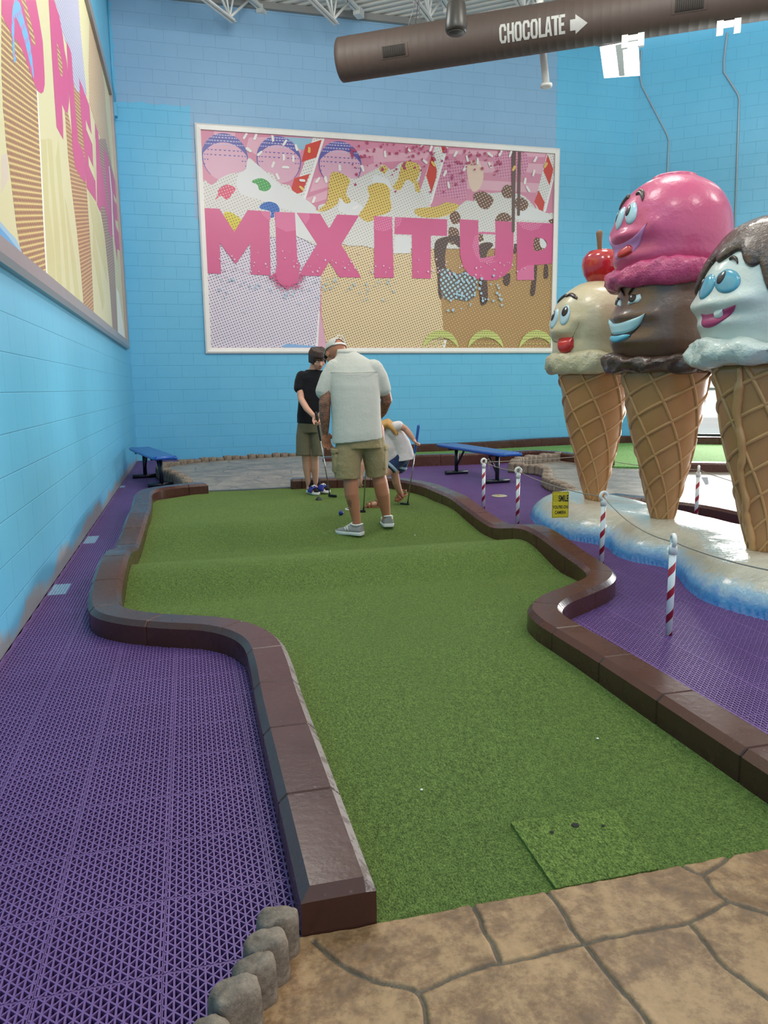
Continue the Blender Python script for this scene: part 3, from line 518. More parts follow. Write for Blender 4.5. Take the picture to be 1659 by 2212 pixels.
# ================================================================== putting lane, curbs, paths
def hz(y):   # height of the rolling lane above the floor
    up = sstep(4.28, 4.85, y); dn = 1 - sstep(4.87, 5.5, y); return 0.105 * min(up, dn) + 0.10 * sstep(5.6, 6.4, y)
def hcurb(y): return 0.095 * min(sstep(4.0, 4.85, y), 1 - sstep(4.85, 5.6, y)) + 0.10 * sstep(5.5, 6.5, y)
LC = [(.268, 1.497), (.268, 2.0), (.268, 2.6), (.275, 2.98), (.262, 3.25), (.19, 3.44), (.06, 3.58), (-.14, 3.68), (-.31, 3.79), (-.43, 3.93), (-.478, 4.13), (-.488, 4.4), (-.48, 4.9), (-.472, 5.6), (-.445, 6.2), (-.435, 6.7), (-.452, 7.35), (-.458, 7.72), (-.39, 7.98), (-.25, 8.13), (-.08, 8.22), (.15, 8.28)]
RC = [(1.645, 0.9), (1.645, 2.0), (1.643, 2.6), (1.632, 3.0), (1.632, 3.18), (1.672, 3.34), (1.80, 3.49), (2.0, 3.62), (2.2, 3.76), (2.32, 3.92), (2.368, 4.12), (2.366, 4.4), (2.362, 4.8), (2.37, 5.3), (2.36, 5.8), (2.345, 6.2), (2.36, 6.6), (2.365, 7.0), (2.36, 7.35), (2.27, 7.75), (2.08, 8.10), (1.8, 8.24), (1.45, 8.30), (1.06, 8.34)]
def curb_mat():
    t = NT('brown_curb_paint'); x, y, z = t.xyz(); n = t.noise(6, detail=5); c = t.mix(n, lin('40231c'), lin('502f27'))
    sp = t.math('GREATER_THAN', t.noise(90, detail=2), 0.72); c = t.mix(t.math('MULTIPLY', sp, .25), c, lin('8a7a70'))
    t.bump(t.noise(40, detail=5), .18, .004); return t.fin(c, t.math('ADD', 0.19, t.math('MULTIPLY', n, .16)), spec=.5)
MAT['curb'] = curb_mat(); 
def worn_mat():
    t = NT('worn_curb_edge'); x, y, z = t.xyz(); c = t.mix(t.math('GREATER_THAN', t.noise(22, detail=8, rough=.75), .47), lin('5d4c48'), lin('857a77')); t.bump(t.noise(80, detail=4), .4, .003); return t.fin(c, .55)
MAT['worn'] = worn_mat()
def curb(name, path, label, width=.17, height=.115, hfun=None, joint=.4, worn=None, n=None, group=None, base=-.02, ch=.024, j0=.38, jlen=None):
    L = sum(sqrt((path[i + 1][0] - path[i][0]) ** 2 + (path[i + 1][1] - path[i][1]) ** 2) for i in range(len(path) - 1)); n = n or int(L / .03)
    C = spline(path, n); ds = L / (n - 1); w = width / 2; rings = []; b = MB()
    st = []
    nextj = j0
    for i in range(n):
        s = i * ds
        if joint and s >= nextj and 3 < i < n - 3: st += [(i - .2, 0), (i, 1), (i + .2, 0)]; nextj += joint
        else: st.append((i, 0))
    for fi, g in st:
        i0 = min(int(fi), n - 2); fr = fi - i0; p = C[i0] * (1 - fr) + C[i0 + 1] * fr
        a = C[max(i0 - 2, 0)]; c_ = C[min(i0 + 3, n - 1)]; d = c_ - a; d = d / np.linalg.norm(d); nx, ny = d[1], -d[0]   # right-hand side normal
        H = height + (hfun(p[1]) if hfun else 0); k = .006 * g
        pr = [(-w + k, base), (-w + k, H - ch), (-w + ch + k, H - k), (-w * .3, H - k), (w * .3, H - k), (w - ch - k, H - k), (w - k, H - ch), (w - k, base)]
        rings.append([(p[0] + nx * q, p[1] + ny * q, z) for q, z in pr])
    # bevelled ends
    for e, s_ in ((0, 1), (-1, -1)):
        r = rings[e]; d = C[1] - C[0] if e == 0 else C[-2] - C[-1]; d = d / np.linalg.norm(d); H = max(q[2] for q in r)
        r2 = [(q[0], q[1], q[2] if q[2] < H - .01 else H - ch * .95) for q in r]; r1 = [(q[0] + d[0] * ch, q[1] + d[1] * ch, q[2]) for q in r]
        rings[e] = r2
        if e == 0: rings.insert(1, r1)
        else: rings.insert(len(rings) - 1, r1)
    m = 8; vs = [p for r in rings for p in r]; b.add(vs, [], 0)
    for i in range(len(rings) - 1):
        ym = rings[i][0][1]
        for j in range(m):
            mi = 1 if (worn and j == worn[0] and worn[1] < ym < worn[2]) else 0
            b.f.append((i * m + j, i * m + (j + 1) % m, (i + 1) * m + (j + 1) % m, (i + 1) * m + j)); b.mi.append(mi); b.sm.append(False)
    b.f += [tuple(reversed(range(m))), tuple((len(rings) - 1) * m + j for j in range(m))]; b.mi += [0, 0]; b.sm += [False, False]
    o = b.to(name, [MAT['curb'], MAT['worn']], None, (path[0][0], path[0][1], 0)); return tag(o, label, 'curb', group)
curb('lane_curb', LC, 'brown painted curb bordering the left side of the long green lane', hfun=hcurb, worn=(5, 0, 3.6), j0=.42)
curb('lane_curb', RC, 'brown painted curb winding along the right side of the long green lane, round behind the players', hfun=hcurb, j0=.5)
def xat(path, y):
    P = spline(path, 300); i = np.searchsorted(P[:, 1], y); 
    if i <= 0: return float(P[0, 0])
    if i >= len(P): return float(P[-1, 0])
    y0, y1 = P[i - 1, 1], P[i, 1]; f = (y - y0) / max(y1 - y0, 1e-6); return float(P[i - 1, 0] * (1 - f) + P[i, 0] * f)
def turf_mat(name, a, bcol, scale=260):
    t = NT(name); x, y, z = t.xyz(); vv = t.comb(x, t.math('MULTIPLY', y, .5), z); n1 = t.noise(scale, vv, 3, .7); n2 = t.noise(scale * .38, vv, 2); n3 = t.noise(1.6, detail=2); n4 = t.noise(9, detail=2)
    f = t.math('ADD', t.math('MULTIPLY', n1, .75), t.math('MULTIPLY', n2, .25))
    c = t.ramp(f, [(.40, tuple(v * .2 for v in lin(a)[:3]) + (1,)), (.49, lin(a)), (.58, lin(bcol)), (.68, tuple(min(1, v * 1.7) for v in lin(bcol)[:3]) + (1,))])
    c = t.mix(t.math('MULTIPLY', t.math('ADD', t.math('MULTIPLY', n3, .6), t.math('MULTIPLY', n4, .4)), .45), c, tuple(v * .6 for v in lin(a)[:3]) + (1,))
    t.bump(f, .9, .006); t.b.inputs['Sheen Weight'].default_value = .25; t.b.inputs['Sheen Roughness'].default_value = .5; t.b.inputs['Sheen Tint'].default_value = lin('c8e080')
    MAT[name] = t.fin(c, .85, spec=.2); return MAT[name]
turf = turf_mat('putting_turf', '4a632a', '6a8040'); turf_mat('mat_turf', '526c2c', '748946')
b = MB(); ys = list(np.arange(1.497, 8.42, .035)) + [8.42]; rows = []
LCm = LC[:-4]; RCm = [p for p in RC if p[1] < 7.6]
CUP = (1.42, 6.62)
for y_ in ys:
    xl = xat(LC[:18], y_) if y_ < 7.72 else -.458 + .608 * sstep(7.72, 8.3, y_) * .9; xr = xat(RC[:19], y_) if y_ < 7.35 else 2.36
    if y_ >= 7.35: xr = 2.36 - .3 * sstep(7.35, 8.1, y_)
    rows.append([(x_, y_, hz(y_) + .004 + .006 * vnoise(x_ * 1.7, y_ * 1.7, 3) * sstep(1.6, 2.4, y_)) for x_ in np.linspace(xl, xr, 40)])
b.grid(rows); g = b.to('putting_green', turf, None, (0, 1.497, 0), False); tag(g, 'long rolling lane of green artificial turf between two brown curbs', 'putting green'); 
def turf_z(x_, y_): return hz(y_) + .004 + .006 * vnoise(x_ * 1.7, y_ * 1.7, 3) * sstep(1.6, 2.4, y_)
# tee mat set into the near end of the lane
q = [(.795, 1.497), (1.075, 1.497), (1.115, 1.775), (.805, 1.785)]; b = MB(); b.prism(q, .0, .013)
o = b.to('tee_mat', MAT['mat_turf'], None, (.95, 1.64, 0)); tag(o, 'square light green tee mat at the near end of the turf lane', 'tee mat'); o['_w'] = (.95, 1.64, 0)
for hx_, hy_, r_ in ((.968, 1.722, .011), (.892, 1.71, .006), (1.04, 1.70, .005)):
    c_ = MB(); c_.lathe([(r_, .0132), (r_ * .98, .0145), (r_ * .5, .0142)], (hx_, hy_, 0), 12); c_.to('tee_hole', plain('dark_rubber', '14160f', .8), o)
# ---- stamped concrete at the near end
JT = [[(0.204, 1.476), (0.243, 1.404), (0.308, 1.328), (0.384, 1.28), (0.379, 1.217), (0.374, 1.179)], [(0.384, 1.28), (0.497, 1.305), (0.574, 1.309), (0.765, 1.314), (0.889, 1.317), (1.037, 1.315), (1.16, 1.348)], [(0.578, 1.492), (0.579, 1.431), (0.574, 1.309)], [(0.772, 1.498), (0.768, 1.36), (0.768, 1.295), (0.775, 1.201), (0.782, 1.108), (0.776, 1.044)], [(1.143, 1.494), (1.17, 1.451), (1.281, 1.494)], [(1.17, 1.451), (1.154, 1.387), (1.16, 1.348), (1.216, 1.286), (1.262, 1.215)], [(1.031, 1.307), (1.018, 1.192), (1.045, 1.089), (1.058, 1.035)]]
def segd(p, a, b_):
    ax, ay = a; bx, by = b_; dx, dy = bx - ax, by - ay; L = dx * dx + dy * dy; t_ = 0 if L == 0 else min(max(((p[0] - ax) * dx + (p[1] - ay) * dy) / L, 0), 1)
    return sqrt((p[0] - ax - t_ * dx) ** 2 + (p[1] - ay - t_ * dy) ** 2)
def stamped_mat(name, c1, c2, joint, sc=1.0, rough=.42, vor=None):
    t = NT(name); x, y, z = t.xyz(); n1 = t.noise(5 * sc, detail=6, rough=.65); n2 = t.noise(26 * sc, detail=8, rough=.78); n3 = t.noise(60 * sc, detail=3)
    c = t.ramp(t.math('ADD', t.math('MULTIPLY', n1, .5), t.math('MULTIPLY', n2, .5)), [(.38, tuple(v * .6 for v in lin(c1)[:3]) + (1,)), (.47, lin(c1)), (.55, lin(c2)), (.66, tuple(min(1, v * 1.2) for v in lin(c2)[:3]) + (1,))])
    h = t.math('ADD', t.math('MULTIPLY', n2, .6), t.math('MULTIPLY', n3, .3))
    if vor:
        v_ = t.new('ShaderNodeTexVoronoi', feature='DISTANCE_TO_EDGE'); v_.inputs['Scale'].default_value = vor; t.link(t.co, v_.inputs['Vector'])
        e = t.math('LESS_THAN', v_.outputs['Distance'], .022); c = t.mix(t.math('MULTIPLY', e, .6), c, lin(joint)); h = t.math('SUBTRACT', h, t.math('MULTIPLY', e, .8))
    else:
        a = t.new('ShaderNodeAttribute', attribute_name='joint'); c = t.mix(t.math('MULTIPLY', a.outputs['Fac'], .9), c, lin(joint))
    t.bump(h, .5, .008); MAT[name] = t.fin(c, t.math('ADD', rough - .16, t.math('MULTIPLY', n2, .3)), spec=.5); return MAT[name]
st = stamped_mat('tan_stamped_concrete', '7e5f40', 'a0805a', '4c493e')
b = MB(); dx = .0036; xs = np.arange(-.06, 1.6, dx); ysr = np.append(np.arange(.93, 1.493, dx), [1.4935, 1.4965]); jv = []; rows = []
sm = [spline(l, 30).tolist() for l in JT]; segs = [(tuple(l[i]), tuple(l[i + 1])) for l in sm for i in range(len(l) - 1)]
SA = np.array([s[0] for s in segs]); SB = np.array([s[1] for s in segs]); SD = SB - SA; SL = (SD ** 2).sum(1)
for y_ in ysr:
    r = []; xl = .19 - (1.5 - y_) * .42 - .05
    for x_ in xs:
        xx = max(x_, xl); p = np.array([xx + .004 * vnoise(xx * 22, y_ * 22), y_ + .004 * vnoise(xx * 22 + 9, y_ * 22)]); tt = np.clip(((p - SA) * SD).sum(1) / SL, 0, 1); d = np.sqrt((((SA + SD * tt[:, None]) - p) ** 2).sum(1)).min()
        k = max(0.0, 1 - d / .0062); g_ = min(1, k * 1.8); ed = max(0, 1 - abs(d - .013) / .01)
        z_ = .012 - .006 * g_ + .0015 * ed + .0015 * vnoise(xx * 16, y_ * 16, 5) + .0012 * vnoise(xx * 45, y_ * 45, 6) + .0008 * vnoise(xx * 110, y_ * 110, 8) - (.012 if y_ > 1.495 else 0)
        r.append((xx, y_, z_)); jv.append(g_)
    rows.append(r)
b.grid(rows); o = b.to('path', st, None, (.8, 1.2, 0), False); o['kind'] = 'structure'
at = o.data.attributes.new('joint', 'FLOAT', 'POINT'); at.data.foreach_set('value', jv)
gs = stamped_mat('grey_stamped_concrete', '7d7468', '968b7c', '55504a', .8, .42, 2.6)
def slab(name, poly, z, mat, kind='structure', label=None, cat=None, z0=-.01):
    b = MB(); b.prism(poly, z0, z); o = b.to(name, mat, None, (poly[0][0], poly[0][1], 0)); 
    if kind: o['kind'] = kind
    if label: tag(o, label, cat)
    return o
PL = [(-.0, 9.1), (-.03, 9.5), (-.14, 10.05), (-.30, 10.6), (-.34, 11.0), (-.3, 11.35), (0, 11.7), (.45, 12.0), (1.0, 12.2), (1.75, 12.35)]
slab('patio', [(.0, 8.2)] + [(.0, 9.0)] + PL + [(2.0, 12.4), (2.2, 11.35), (2.35, 8.5), (2.1, 8.25), (1.05, 8.45), (.2, 8.45), (.2, 8.34)], .105, gs)
b = MB(); b.box((.6, 8.40, .08), (.95, .05, .07)); tag(b.to('threshold_strip', plain('grey_edge', '5f6467', .4), None, (.6, 8.4, .05)), 'flat grey concrete strip edging the rear patio between two curbs', 'edging strip')
PR = [(4.02, 7.45), (4.15, 8.15), (4.5, 8.85), (4.62, 9.25), (4.52, 9.55), (4.42, 9.8), (4.55, 10.05), (4.95, 10.35), (5.5, 10.55)]
slab('patio', PR + [(5.72, 9.35), (6.5, 8.8), (9.5, 7.2), (9.5, 2.5), (4.5, 2.5), (4.42, 5.6), (4.3, 6.0), (3.98, 6.5), (3.85, 7.0)], .05, gs)
back_turf = turf_mat('back_turf', '4f8a44', '74b065', 120)
slab('side_green', [(1.95, 12.5), (2.2, 11.45), (5.4, 11.4), (5.8, 10.75), (5.72, 9.4), (6.5, 8.85), (9.6, 7.3), (11.6, 10.7), (8.5, 13.1), (7.0, 13.1), (5.4, 12.85), (3.6, 12.75)], .07, back_turf, None, 'bright green turf of the far lane behind the ice cream statues and patio', 'putting green')
c2 = MAT['curb']
curb('garden_curb', [(1.95, 11.35), (2.6, 11.2), (3.4, 11.12), (4.2, 11.08), (4.8, 11.12), (5.25, 11.2), (5.5, 11.0), (5.62, 10.6), (5.66, 10.0), (5.68, 9.5)], 'brown curb running behind the right bench and dipping past the pale cone', width=.2, height=.17, hfun=lambda y_: .0, joint=.7)
curb('garden_curb', [(1.95, 12.55), (3.0, 12.78), (4.3, 12.8), (5.3, 12.95), (6.2, 13.25), (7.2, 13.38), (8.1, 13.3), (8.6, 12.95), (9.6, 12.2), (11.0, 11.15)], 'brown curb at the foot of the far blue wall behind the benches', width=.2, height=.2, joint=.7)
curb('garden_curb', [(5.95, 8.95), (6.6, 8.6), (7.4, 8.15), (9.2, 7.15)], 'brown curb crossing behind the chocolate cone and a striped post', width=.2, height=.17, joint=.6)
curb('garden_curb', [(3.98, 6.62), (4.16, 6.25), (4.38, 5.9), (4.46, 5.5), (4.46, 4.8), (4.46, 3.6), (4.46, 2.4)], 'dark brown curb just behind the snowy mound of the statues', width=.18, height=.14, joint=.6)
# ---- edging stones
stone_m = None
def stone_mat():
    t = NT('tumbled_stone'); x, y, z = t.xyz(); n = t.noise(25, detail=6, rough=.7); c = t.ramp(n, [(.3, lin('564b43')), (.48, lin('807366')), (.62, lin('968878')), (.75, lin('ab9a86'))])
    t.bump(t.math('ADD', t.noise(110, detail=5, rough=.7), t.math('MULTIPLY', n, .6)), .7, .008); return t.fin(c, .75, spec=.35)
MAT['stone'] = stone_mat()
def stone(loc, dx, dy, h, rz, label, group=None, seed=0, z0=0.0):
    b = MB(); rings = []; r0 = random.Random(seed); N = 28; ph = r0.uniform(0, 6)
    for zf, k in ((0, 1.0), (.25, 1.02), (.55, 1.0), (.8, .98), (.92, .93), (.98, .8), (1.0, .55), (1.005, .25), (1.005, .04)):
        ring = []
        for i in range(N):
            a = 2 * pi * i / N; ca, sa = cos(a), sin(a); q = (abs(ca) ** 3.2 + abs(sa) ** 3.2) ** (-1 / 3.2); w = k * (1 + .05 * sin(3 * a + ph) + .04 * vnoise(a * 2 + seed, zf * 4, seed))
            ring.append((dx / 2 * q * ca * w, dy / 2 * q * sa * w, z0 + h * zf + (.006 * vnoise(ca * k * 2.5 + seed, sa * k * 2.5, seed) if zf > .9 else 0)))
        rings.append(ring)
    b.loft(rings); o = b.to('edging_stone', MAT['stone'], None, None); o.location = (loc[0], loc[1], 0); o.rotation_euler = (0, 0, rz); return tag(o, label, 'edging stone', group)
near = [((.128, 1.462), .088, .062, .108, .1, 'grey edging stone touching the near end of the left curb'), ((.098, 1.392), .092, .060, .112, .35, 'grey edging stone, second away from the end of the curb'), ((.068, 1.338), .088, .050, .106, .3, 'narrow grey edging stone between two bigger ones on the tan path edge'), ((.028, 1.278), .098, .066, .112, .45, 'broad grey-tan edging stone with a pale flank, by the tan path'), ((-.028, 1.205), .092, .06, .104, .5, 'grey edging stone cut off by the bottom edge, farthest from the curb')]
for i, (l, dx_, dy_, h_, rz_, lb) in enumerate(near): stone(l, dx_, dy_, h_, rz_, lb, 'edging stones beside the tan path', i + 1)
protoL = []
def row(path, n, sz, h, label, group, z0=0.0, pro=None):
    C = spline(path, n); pr = [stone((0, 0), sz[0] * 1.04, sz[1], h * k, 0, label, group, 20 + i + int(h * 900), z0) for i, k in enumerate((1, .93, 1.05))]
    for i in range(n):
        d = C[min(i + 1, n - 1)] - C[max(i - 1, 0)]; rz_ = math.atan2(d[1], d[0]); s = pr[i] if i < 3 else pr[i % 3].copy()
        if i >= 3: COL.objects.link(s)
        s.location = (C[i][0], C[i][1], 0); s.rotation_euler = (0, 0, rz_ + random.uniform(-.08, .08))
row([(-.05, 9.12), (-.09, 9.5), (-.2, 10.05), (-.36, 10.6), (-.41, 11.0), (-.36, 11.4), (-.04, 11.77), (.42, 12.07), (1.0, 12.27), (1.75, 12.42)], 36, (.125, .13), .16, 'small brown-grey edging stone in the curved row behind the rear patio', 'edging stones round the rear patio')
row([(3.80, 7.0), (3.95, 7.45), (4.08, 8.15), (4.44, 8.88), (4.55, 9.25), (4.46, 9.55), (4.36, 9.78)], 25, (.12, .12), .14, 'weathered edging stone in the row between purple floor and right patio', 'edging stones along the right patio front')
row([(4.45, 9.95), (4.7, 10.25), (5.05, 10.46), (5.5, 10.66)], 12, (.11, .11), .17, 'upright weathered edging stone in the row on the far side of the right patio', 'edging stones behind the right patio')
# ---- snowy mound
OUT = [(3.3, 6.75), (3.08, 6.5), (2.93, 6.1), (2.83, 5.64), (2.86, 5.3), (2.98, 5.0), (2.9, 4.72), (2.9, 4.5), (3.0, 4.28), (2.95, 4.08), (2.80, 3.75), (2.74, 3.45), (2.86, 3.05), (3.15, 2.75), (3.6, 2.7), (3.95, 3.0), (4.08, 3.6), (4.04, 4.4), (4.02, 5.2), (4.0, 5.9), (3.88, 6.45), (3.6, 6.75)]
def mound_fn():
    P = spline(OUT, 160, True); A = P; B_ = np.roll(P, -1, 0); D_ = B_ - A; L_ = (D_ ** 2).sum(1)
    def sd(x_, y_):
        p = np.array([x_, y_]); t_ = np.clip(((p - A) * D_).sum(1) / L_, 0, 1); d = np.sqrt((((A + D_ * t_[:, None]) - p) ** 2).sum(1)).min()
        c = ((A[:, 1] > y_) != (B_[:, 1] > y_)) & (x_ < D_[:, 0] * (y_ - A[:, 1]) / (D_[:, 1] + 1e-12) + A[:, 0]); return d if c.sum() % 2 else -d
    return sd
sdm = mound_fn()
def mound_z(x_, y_):
    d = sdm(x_, y_)
    if d < -.03: return None
    q = min(max(d, 0) / .36, 1); z_ = .205 * max(0, 1 - (1 - q) ** 2.2) ** .58 + .018 * vnoise(x_ * 2.3, y_ * 2.3, 2) * q + .01 * vnoise(x_ * 6, y_ * 6, 4) * q + .02 * q * sstep(3.6, 2.95, x_)
    return z_ if d > 0 else -.03
b = MB(); st_ = .014; xs = np.arange(2.66, 4.2, st_); ys = np.arange(2.6, 6.9, st_); idx = {}
for i, y_ in enumerate(ys):
    for j_, x_ in enumerate(xs):
        z_ = mound_z(x_, y_)
        if z_ is not None: idx[(i, j_)] = len(b.v); b.v.append((x_, y_, z_))
for (i, j_) in list(idx):
    k = [(i, j_), (i, j_ + 1), (i + 1, j_ + 1), (i + 1, j_)]
    if all(q in idx for q in k): b.f.append(tuple(idx[q] for q in k)); b.mi.append(0); b.sm.append(True)
t = NT('painted_snow'); x, y, z = t.xyz(); n = t.noise(11, detail=6, rough=.65); n2 = t.noise(30, detail=4)
f = t.math('ADD', z, t.math('ADD', t.math('MULTIPLY', t.math('SUBTRACT', n, .5), .13), t.math('MULTIPLY', t.math('SUBTRACT', n2, .5), .02)))
c = t.ramp(t.math('MULTIPLY', f, 4), [(.0, lin('2468b0')), (.2, lin('4585bd')), (.42, lin('8fadbd')), (.6, lin('aeac9c')), (.8, lin('c2beae'))])
t.bump(t.math('ADD', t.noise(14, detail=4), t.math('MULTIPLY', t.noise(45, detail=3), .4)), .45, .02); MAT['snow'] = t.fin(c, .22, spec=.55, coat=.4)
tag(b.to('snow_mound', MAT['snow'], None, (3.4, 4.7, 0), False), 'glossy white and blue snow mound under the three ice cream statues', 'display base')
# ---- ice cream statues
def waffle_mat():
    t = NT('waffle_tan'); x, y, z = t.xyz(); n = t.noise(7, detail=4); c = t.mix(n, lin('ad7c4c'), lin('c18f60')); t.bump(t.noise(60, detail=3), .2, .006); return t.fin(c, .33, spec=.5, coat=.25)
MAT['waffle'] = waffle_mat(); MAT['rib'] = plain('waffle_rib_tan', 'c0925f', .3, coat=.25, var=.1, vs=15, bump=.2, bs=50)
def glossy(name, c1, c2, rough=.34, bs=8, bstr=.28, coat=.3, sc=3): 
    t = NT(name); x, y, z = t.xyz(); n = t.noise(sc, detail=5); c = t.mix(n, lin(c1), lin(c2)); t.bump(t.math('ADD', t.noise(bs, detail=5), t.math('MULTIPLY', t.noise(bs * 4, detail=3), .35)), bstr, .02); MAT[name] = t.fin(c, rough, spec=.55, coat=coat); return MAT[name]
FACE0 = 52.0
class Scoop:
    """surface of revolution about (ax, ay); azimuth 0 looks at the visitor, 90 to the visitor's left"""
    def __init__(s, ax, ay, prof, groove=()):
        v = Vector((ax, ay, 0)).normalized(); s.l = Vector((v.y, -v.x, 0)); s.v = v; s.c = Vector((ax, ay, 0)) - s.l * .03; s.g = groove; q_ = spline([(z_ * 1.0, r_) for z_, r_ in prof], 260); o_ = np.argsort(q_[:, 0]); s.zs = q_[o_, 0]; s.rs = np.maximum(q_[o_, 1], .003); s.p = prof
    def r(s, az, z):
        r = float(np.interp(z, s.zs, s.rs))
        for a0, z0, sa, sz, amp in s.g: r += amp * math.exp(-((az - a0) / sa) ** 2 - ((z - z0) / sz) ** 2)
        return r
    def pt(s, az, z, off=0.0):
        a = radians(az); d = -s.v * cos(a) - s.l * sin(a); e = .01; r = s.r(az, z); sl = (s.r(az, z + e) - s.r(az, z - e)) / (2 * e); n = Vector((d.x, d.y, -sl)).normalized()
        return s.c + d * r + Vector((0, 0, z)) + n * off
    def body(s, n=144, m=110):
        zs = [q[0] for q in s.p]; z0, z1 = zs[0], zs[-1]; fine = [z0 + (z1 - z0) * (1 - (1 - i / m) ** 1.6) for i in range(m + 1)]; b = MB()
        b.loft([[s.pt(360 * k / n - 90, z, .0) for k in range(n)] for z in fine]); return b
    def disc(s, b, az, z, raz, rz, tilt=0.0, h=.02, base=.003, rings=6, n=28):
        # domed oval lying on the surface; raz, rz are half sizes in metres
        R = s.r(az, z); rows = []; ti = radians(tilt)
        for i in range(rings + 1):
            q = 1 - i / rings; q = max(q, .02); row = []
            for k in range(n):
                a = 2 * pi * k / n; u, w = raz * q * cos(a), rz * q * sin(a); u, w = u * cos(ti) - w * sin(ti), u * sin(ti) + w * cos(ti)
                row.append(s.pt(az + math.degrees(u / max(R, .08)), z + w, (base(az + math.degrees(u / max(R, .08)), z + w) if callable(base) else base) + h * sqrt(max(0, 1 - q * q))))
            rows.append(row)
        lb = base(az, z) if callable(base) else base
        lip = [s.pt(az + math.degrees((raz * cos(2 * pi * k / n) * cos(ti) - rz * sin(2 * pi * k / n) * sin(ti)) / max(R, .08)), z + raz * cos(2 * pi * k / n) * sin(ti) + rz * sin(2 * pi * k / n) * cos(ti), lb - .008) for k in range(n)]
        return b.loft([lip] + rows)
    def strip(s, b, up, lo, h=.012, base=.004, n=30, m=8):
        U = spline([(a, z) for a, z in up], n); L = spline([(a, z) for a, z in lo], n); rows = []
        for i in range(n):
            e = sqrt(max(0.0, 1 - (2 * i / (n - 1) - 1) ** 4)); r = []
            for j_ in range(m + 1):
                q = j_ / m; p = U[i] * (1 - q) + L[i] * q; r.append(s.pt(p[0], p[1], base + h * e * sqrt(max(0, 1 - (2 * q - 1) ** 2)) if 0 < j_ < m else -.01))
            rows.append(r)
        return b.grid(rows)
def mirror(pts): return [(2 * FACE0 - a, z) for a, z in pts]
def skirt(sc, zc, hgt, rad, amp, seed, lumps=11, n=140, m=16):
    # ragged rim of a scoop: a lumpy rolled ring
    b = MB(); rows = []
    for k in range(n):
        a = 360 * k / n; ra = radians(a); row = []
        lum = .5 + .5 * sin(lumps * ra + 2 * vnoise(a / 30, seed, seed)); zt = .028 * vnoise(cos(ra) * 2.2 + seed, sin(ra) * 2.2, seed) ; 
        for j_ in range(m):
            q = 2 * pi * j_ / m; dr = .055 * cos(q) * (1 + .25 * lum) + 1.5 * amp * (vnoise(cos(ra) * 7 + seed, sin(ra) * 7 + 2 * sin(q), seed) + .5 * vnoise(cos(ra) * 15, sin(ra) * 15 + 3 * sin(q), seed + 3)); dz = hgt / 2 * sin(q) * (1 + .22 * vnoise(cos(ra) * 4, sin(ra) * 4 + seed, 7)) + zt * (1 if sin(q) > 0 else .15)
            d = -sc.v * cos(ra) - sc.l * sin(ra); row.append(sc.c + d * (rad + dr) + Vector((0, 0, zc + dz)))
        rows.append(row)
    rows.append(rows[0]); vs = [p for r in rows[:-1] for p in r]; fs = [((i % n) * m + j_, (i % n) * m + (j_ + 1) % m, ((i + 1) % n) * m + (j_ + 1) % m, ((i + 1) % n) * m + j_) for i in range(n) for j_ in range(m)]
    return b.add(vs, fs)
def cone_part(root, ax, ay, z0=.19, z1=1.3, r0=.064, r1=.302, torn=False):
    v = Vector((ax, ay, 0)).normalized(); l = Vector((v.y, -v.x, 0))
    def cp(az, z, off=0.0):
        q = (z - z0) / (z1 - z0); r = r0 + (r1 - r0) * (q ** .93) + .012 * sin(q * pi) + off; a = radians(az); d = -v * cos(a) - l * sin(a); return Vector((ax, ay, z)) - l * .03 * q + d * r
    b = MB(); N = 64; b.loft([[cp(360 * k / N, z) for k in range(N)] for z in np.linspace(z0, z1, 30)]); c = b.to('cone', MAT['waffle'], root)
    b = MB()
    for tw, cnt in ((105, 7), (-470, 5)):     # raised lattice wound both ways round the cone
        for k in range(cnt):
            pts = [cp(360 * k / cnt + 20 + tw * q, z0 + (z1 - z0) * q, .0015) for q in np.linspace(.01, .995, 26 if cnt == 7 else 90)]
            b.tube(pts, [.0075 + .006 * q for q in np.linspace(0, 1, len(pts))], 7)
    b.to('waffle_ribs', MAT['rib'], c)
    if torn:
        b = MB(); pts = [cp(38 + 5 * vnoise(q * 13, 1, 5) - 8 * q, z0 + (z1 - z0) * q, .006) for q in np.linspace(.02, .99, 44)]; b.tube(pts, [(.022 + .008 * vnoise(q * 30, 2, 8)) for q in np.linspace(0, 1, 44)], 8); b.to('wafer_seam', MAT['rib'], c)
    return c
van = glossy('vanilla_cream', 'b9ad8c', 'cdc1a0'); cho = glossy('chocolate_brown', '5b4134', '6f5140'); pnk = glossy('strawberry_pink', 'bb4470', 'c9527e'); wht = glossy('marshmallow_white', 'c9d2cf', 'dcdfd6')
chod = glossy('dark_chocolate', '3a2a24', '553c32', .28, 12, .6); vans = glossy('vanilla_rim', 'b4ab88', 'd0c8a8', .28, 14, .7); pnks = glossy('pink_rim', 'b03468', 'cf4f80', .25, 16, .7); whts = glossy('white_rim', 'b4c6c6', 'd8dcd0', .3, 12, .7)
eyew = plain('eye_pale_blue', 'a9cbd8', .2, coat=.4, var=.1, vs=8); eyec = plain('eye_aqua', '5aa0b8', .2, coat=.4, var=.12, vs=6); blk = plain('eye_black', '19171d', .4, coat=.0); glint = plain('eye_white_dot', 'f4f4f0', .3)
brow = plain('brow_brown', '33231f', .3, coat=.3); red = plain('tongue_red', 'bf2a2a', .25, coat=.4, var=.08); aqua = plain('teeth_aqua', '55a8c4', .3, coat=.3, var=.15, vs=9); aqual = plain('teeth_pale_aqua', '9cc3cd', .3, coat=.3, var=.12, vs=9); magenta = plain('mouth_magenta', 'a83a6c', .4); lilac = plain('mouth_lilac', 'b87ab0', .4, var=.1); dark = plain('mouth_dark', '241c1a', .5)
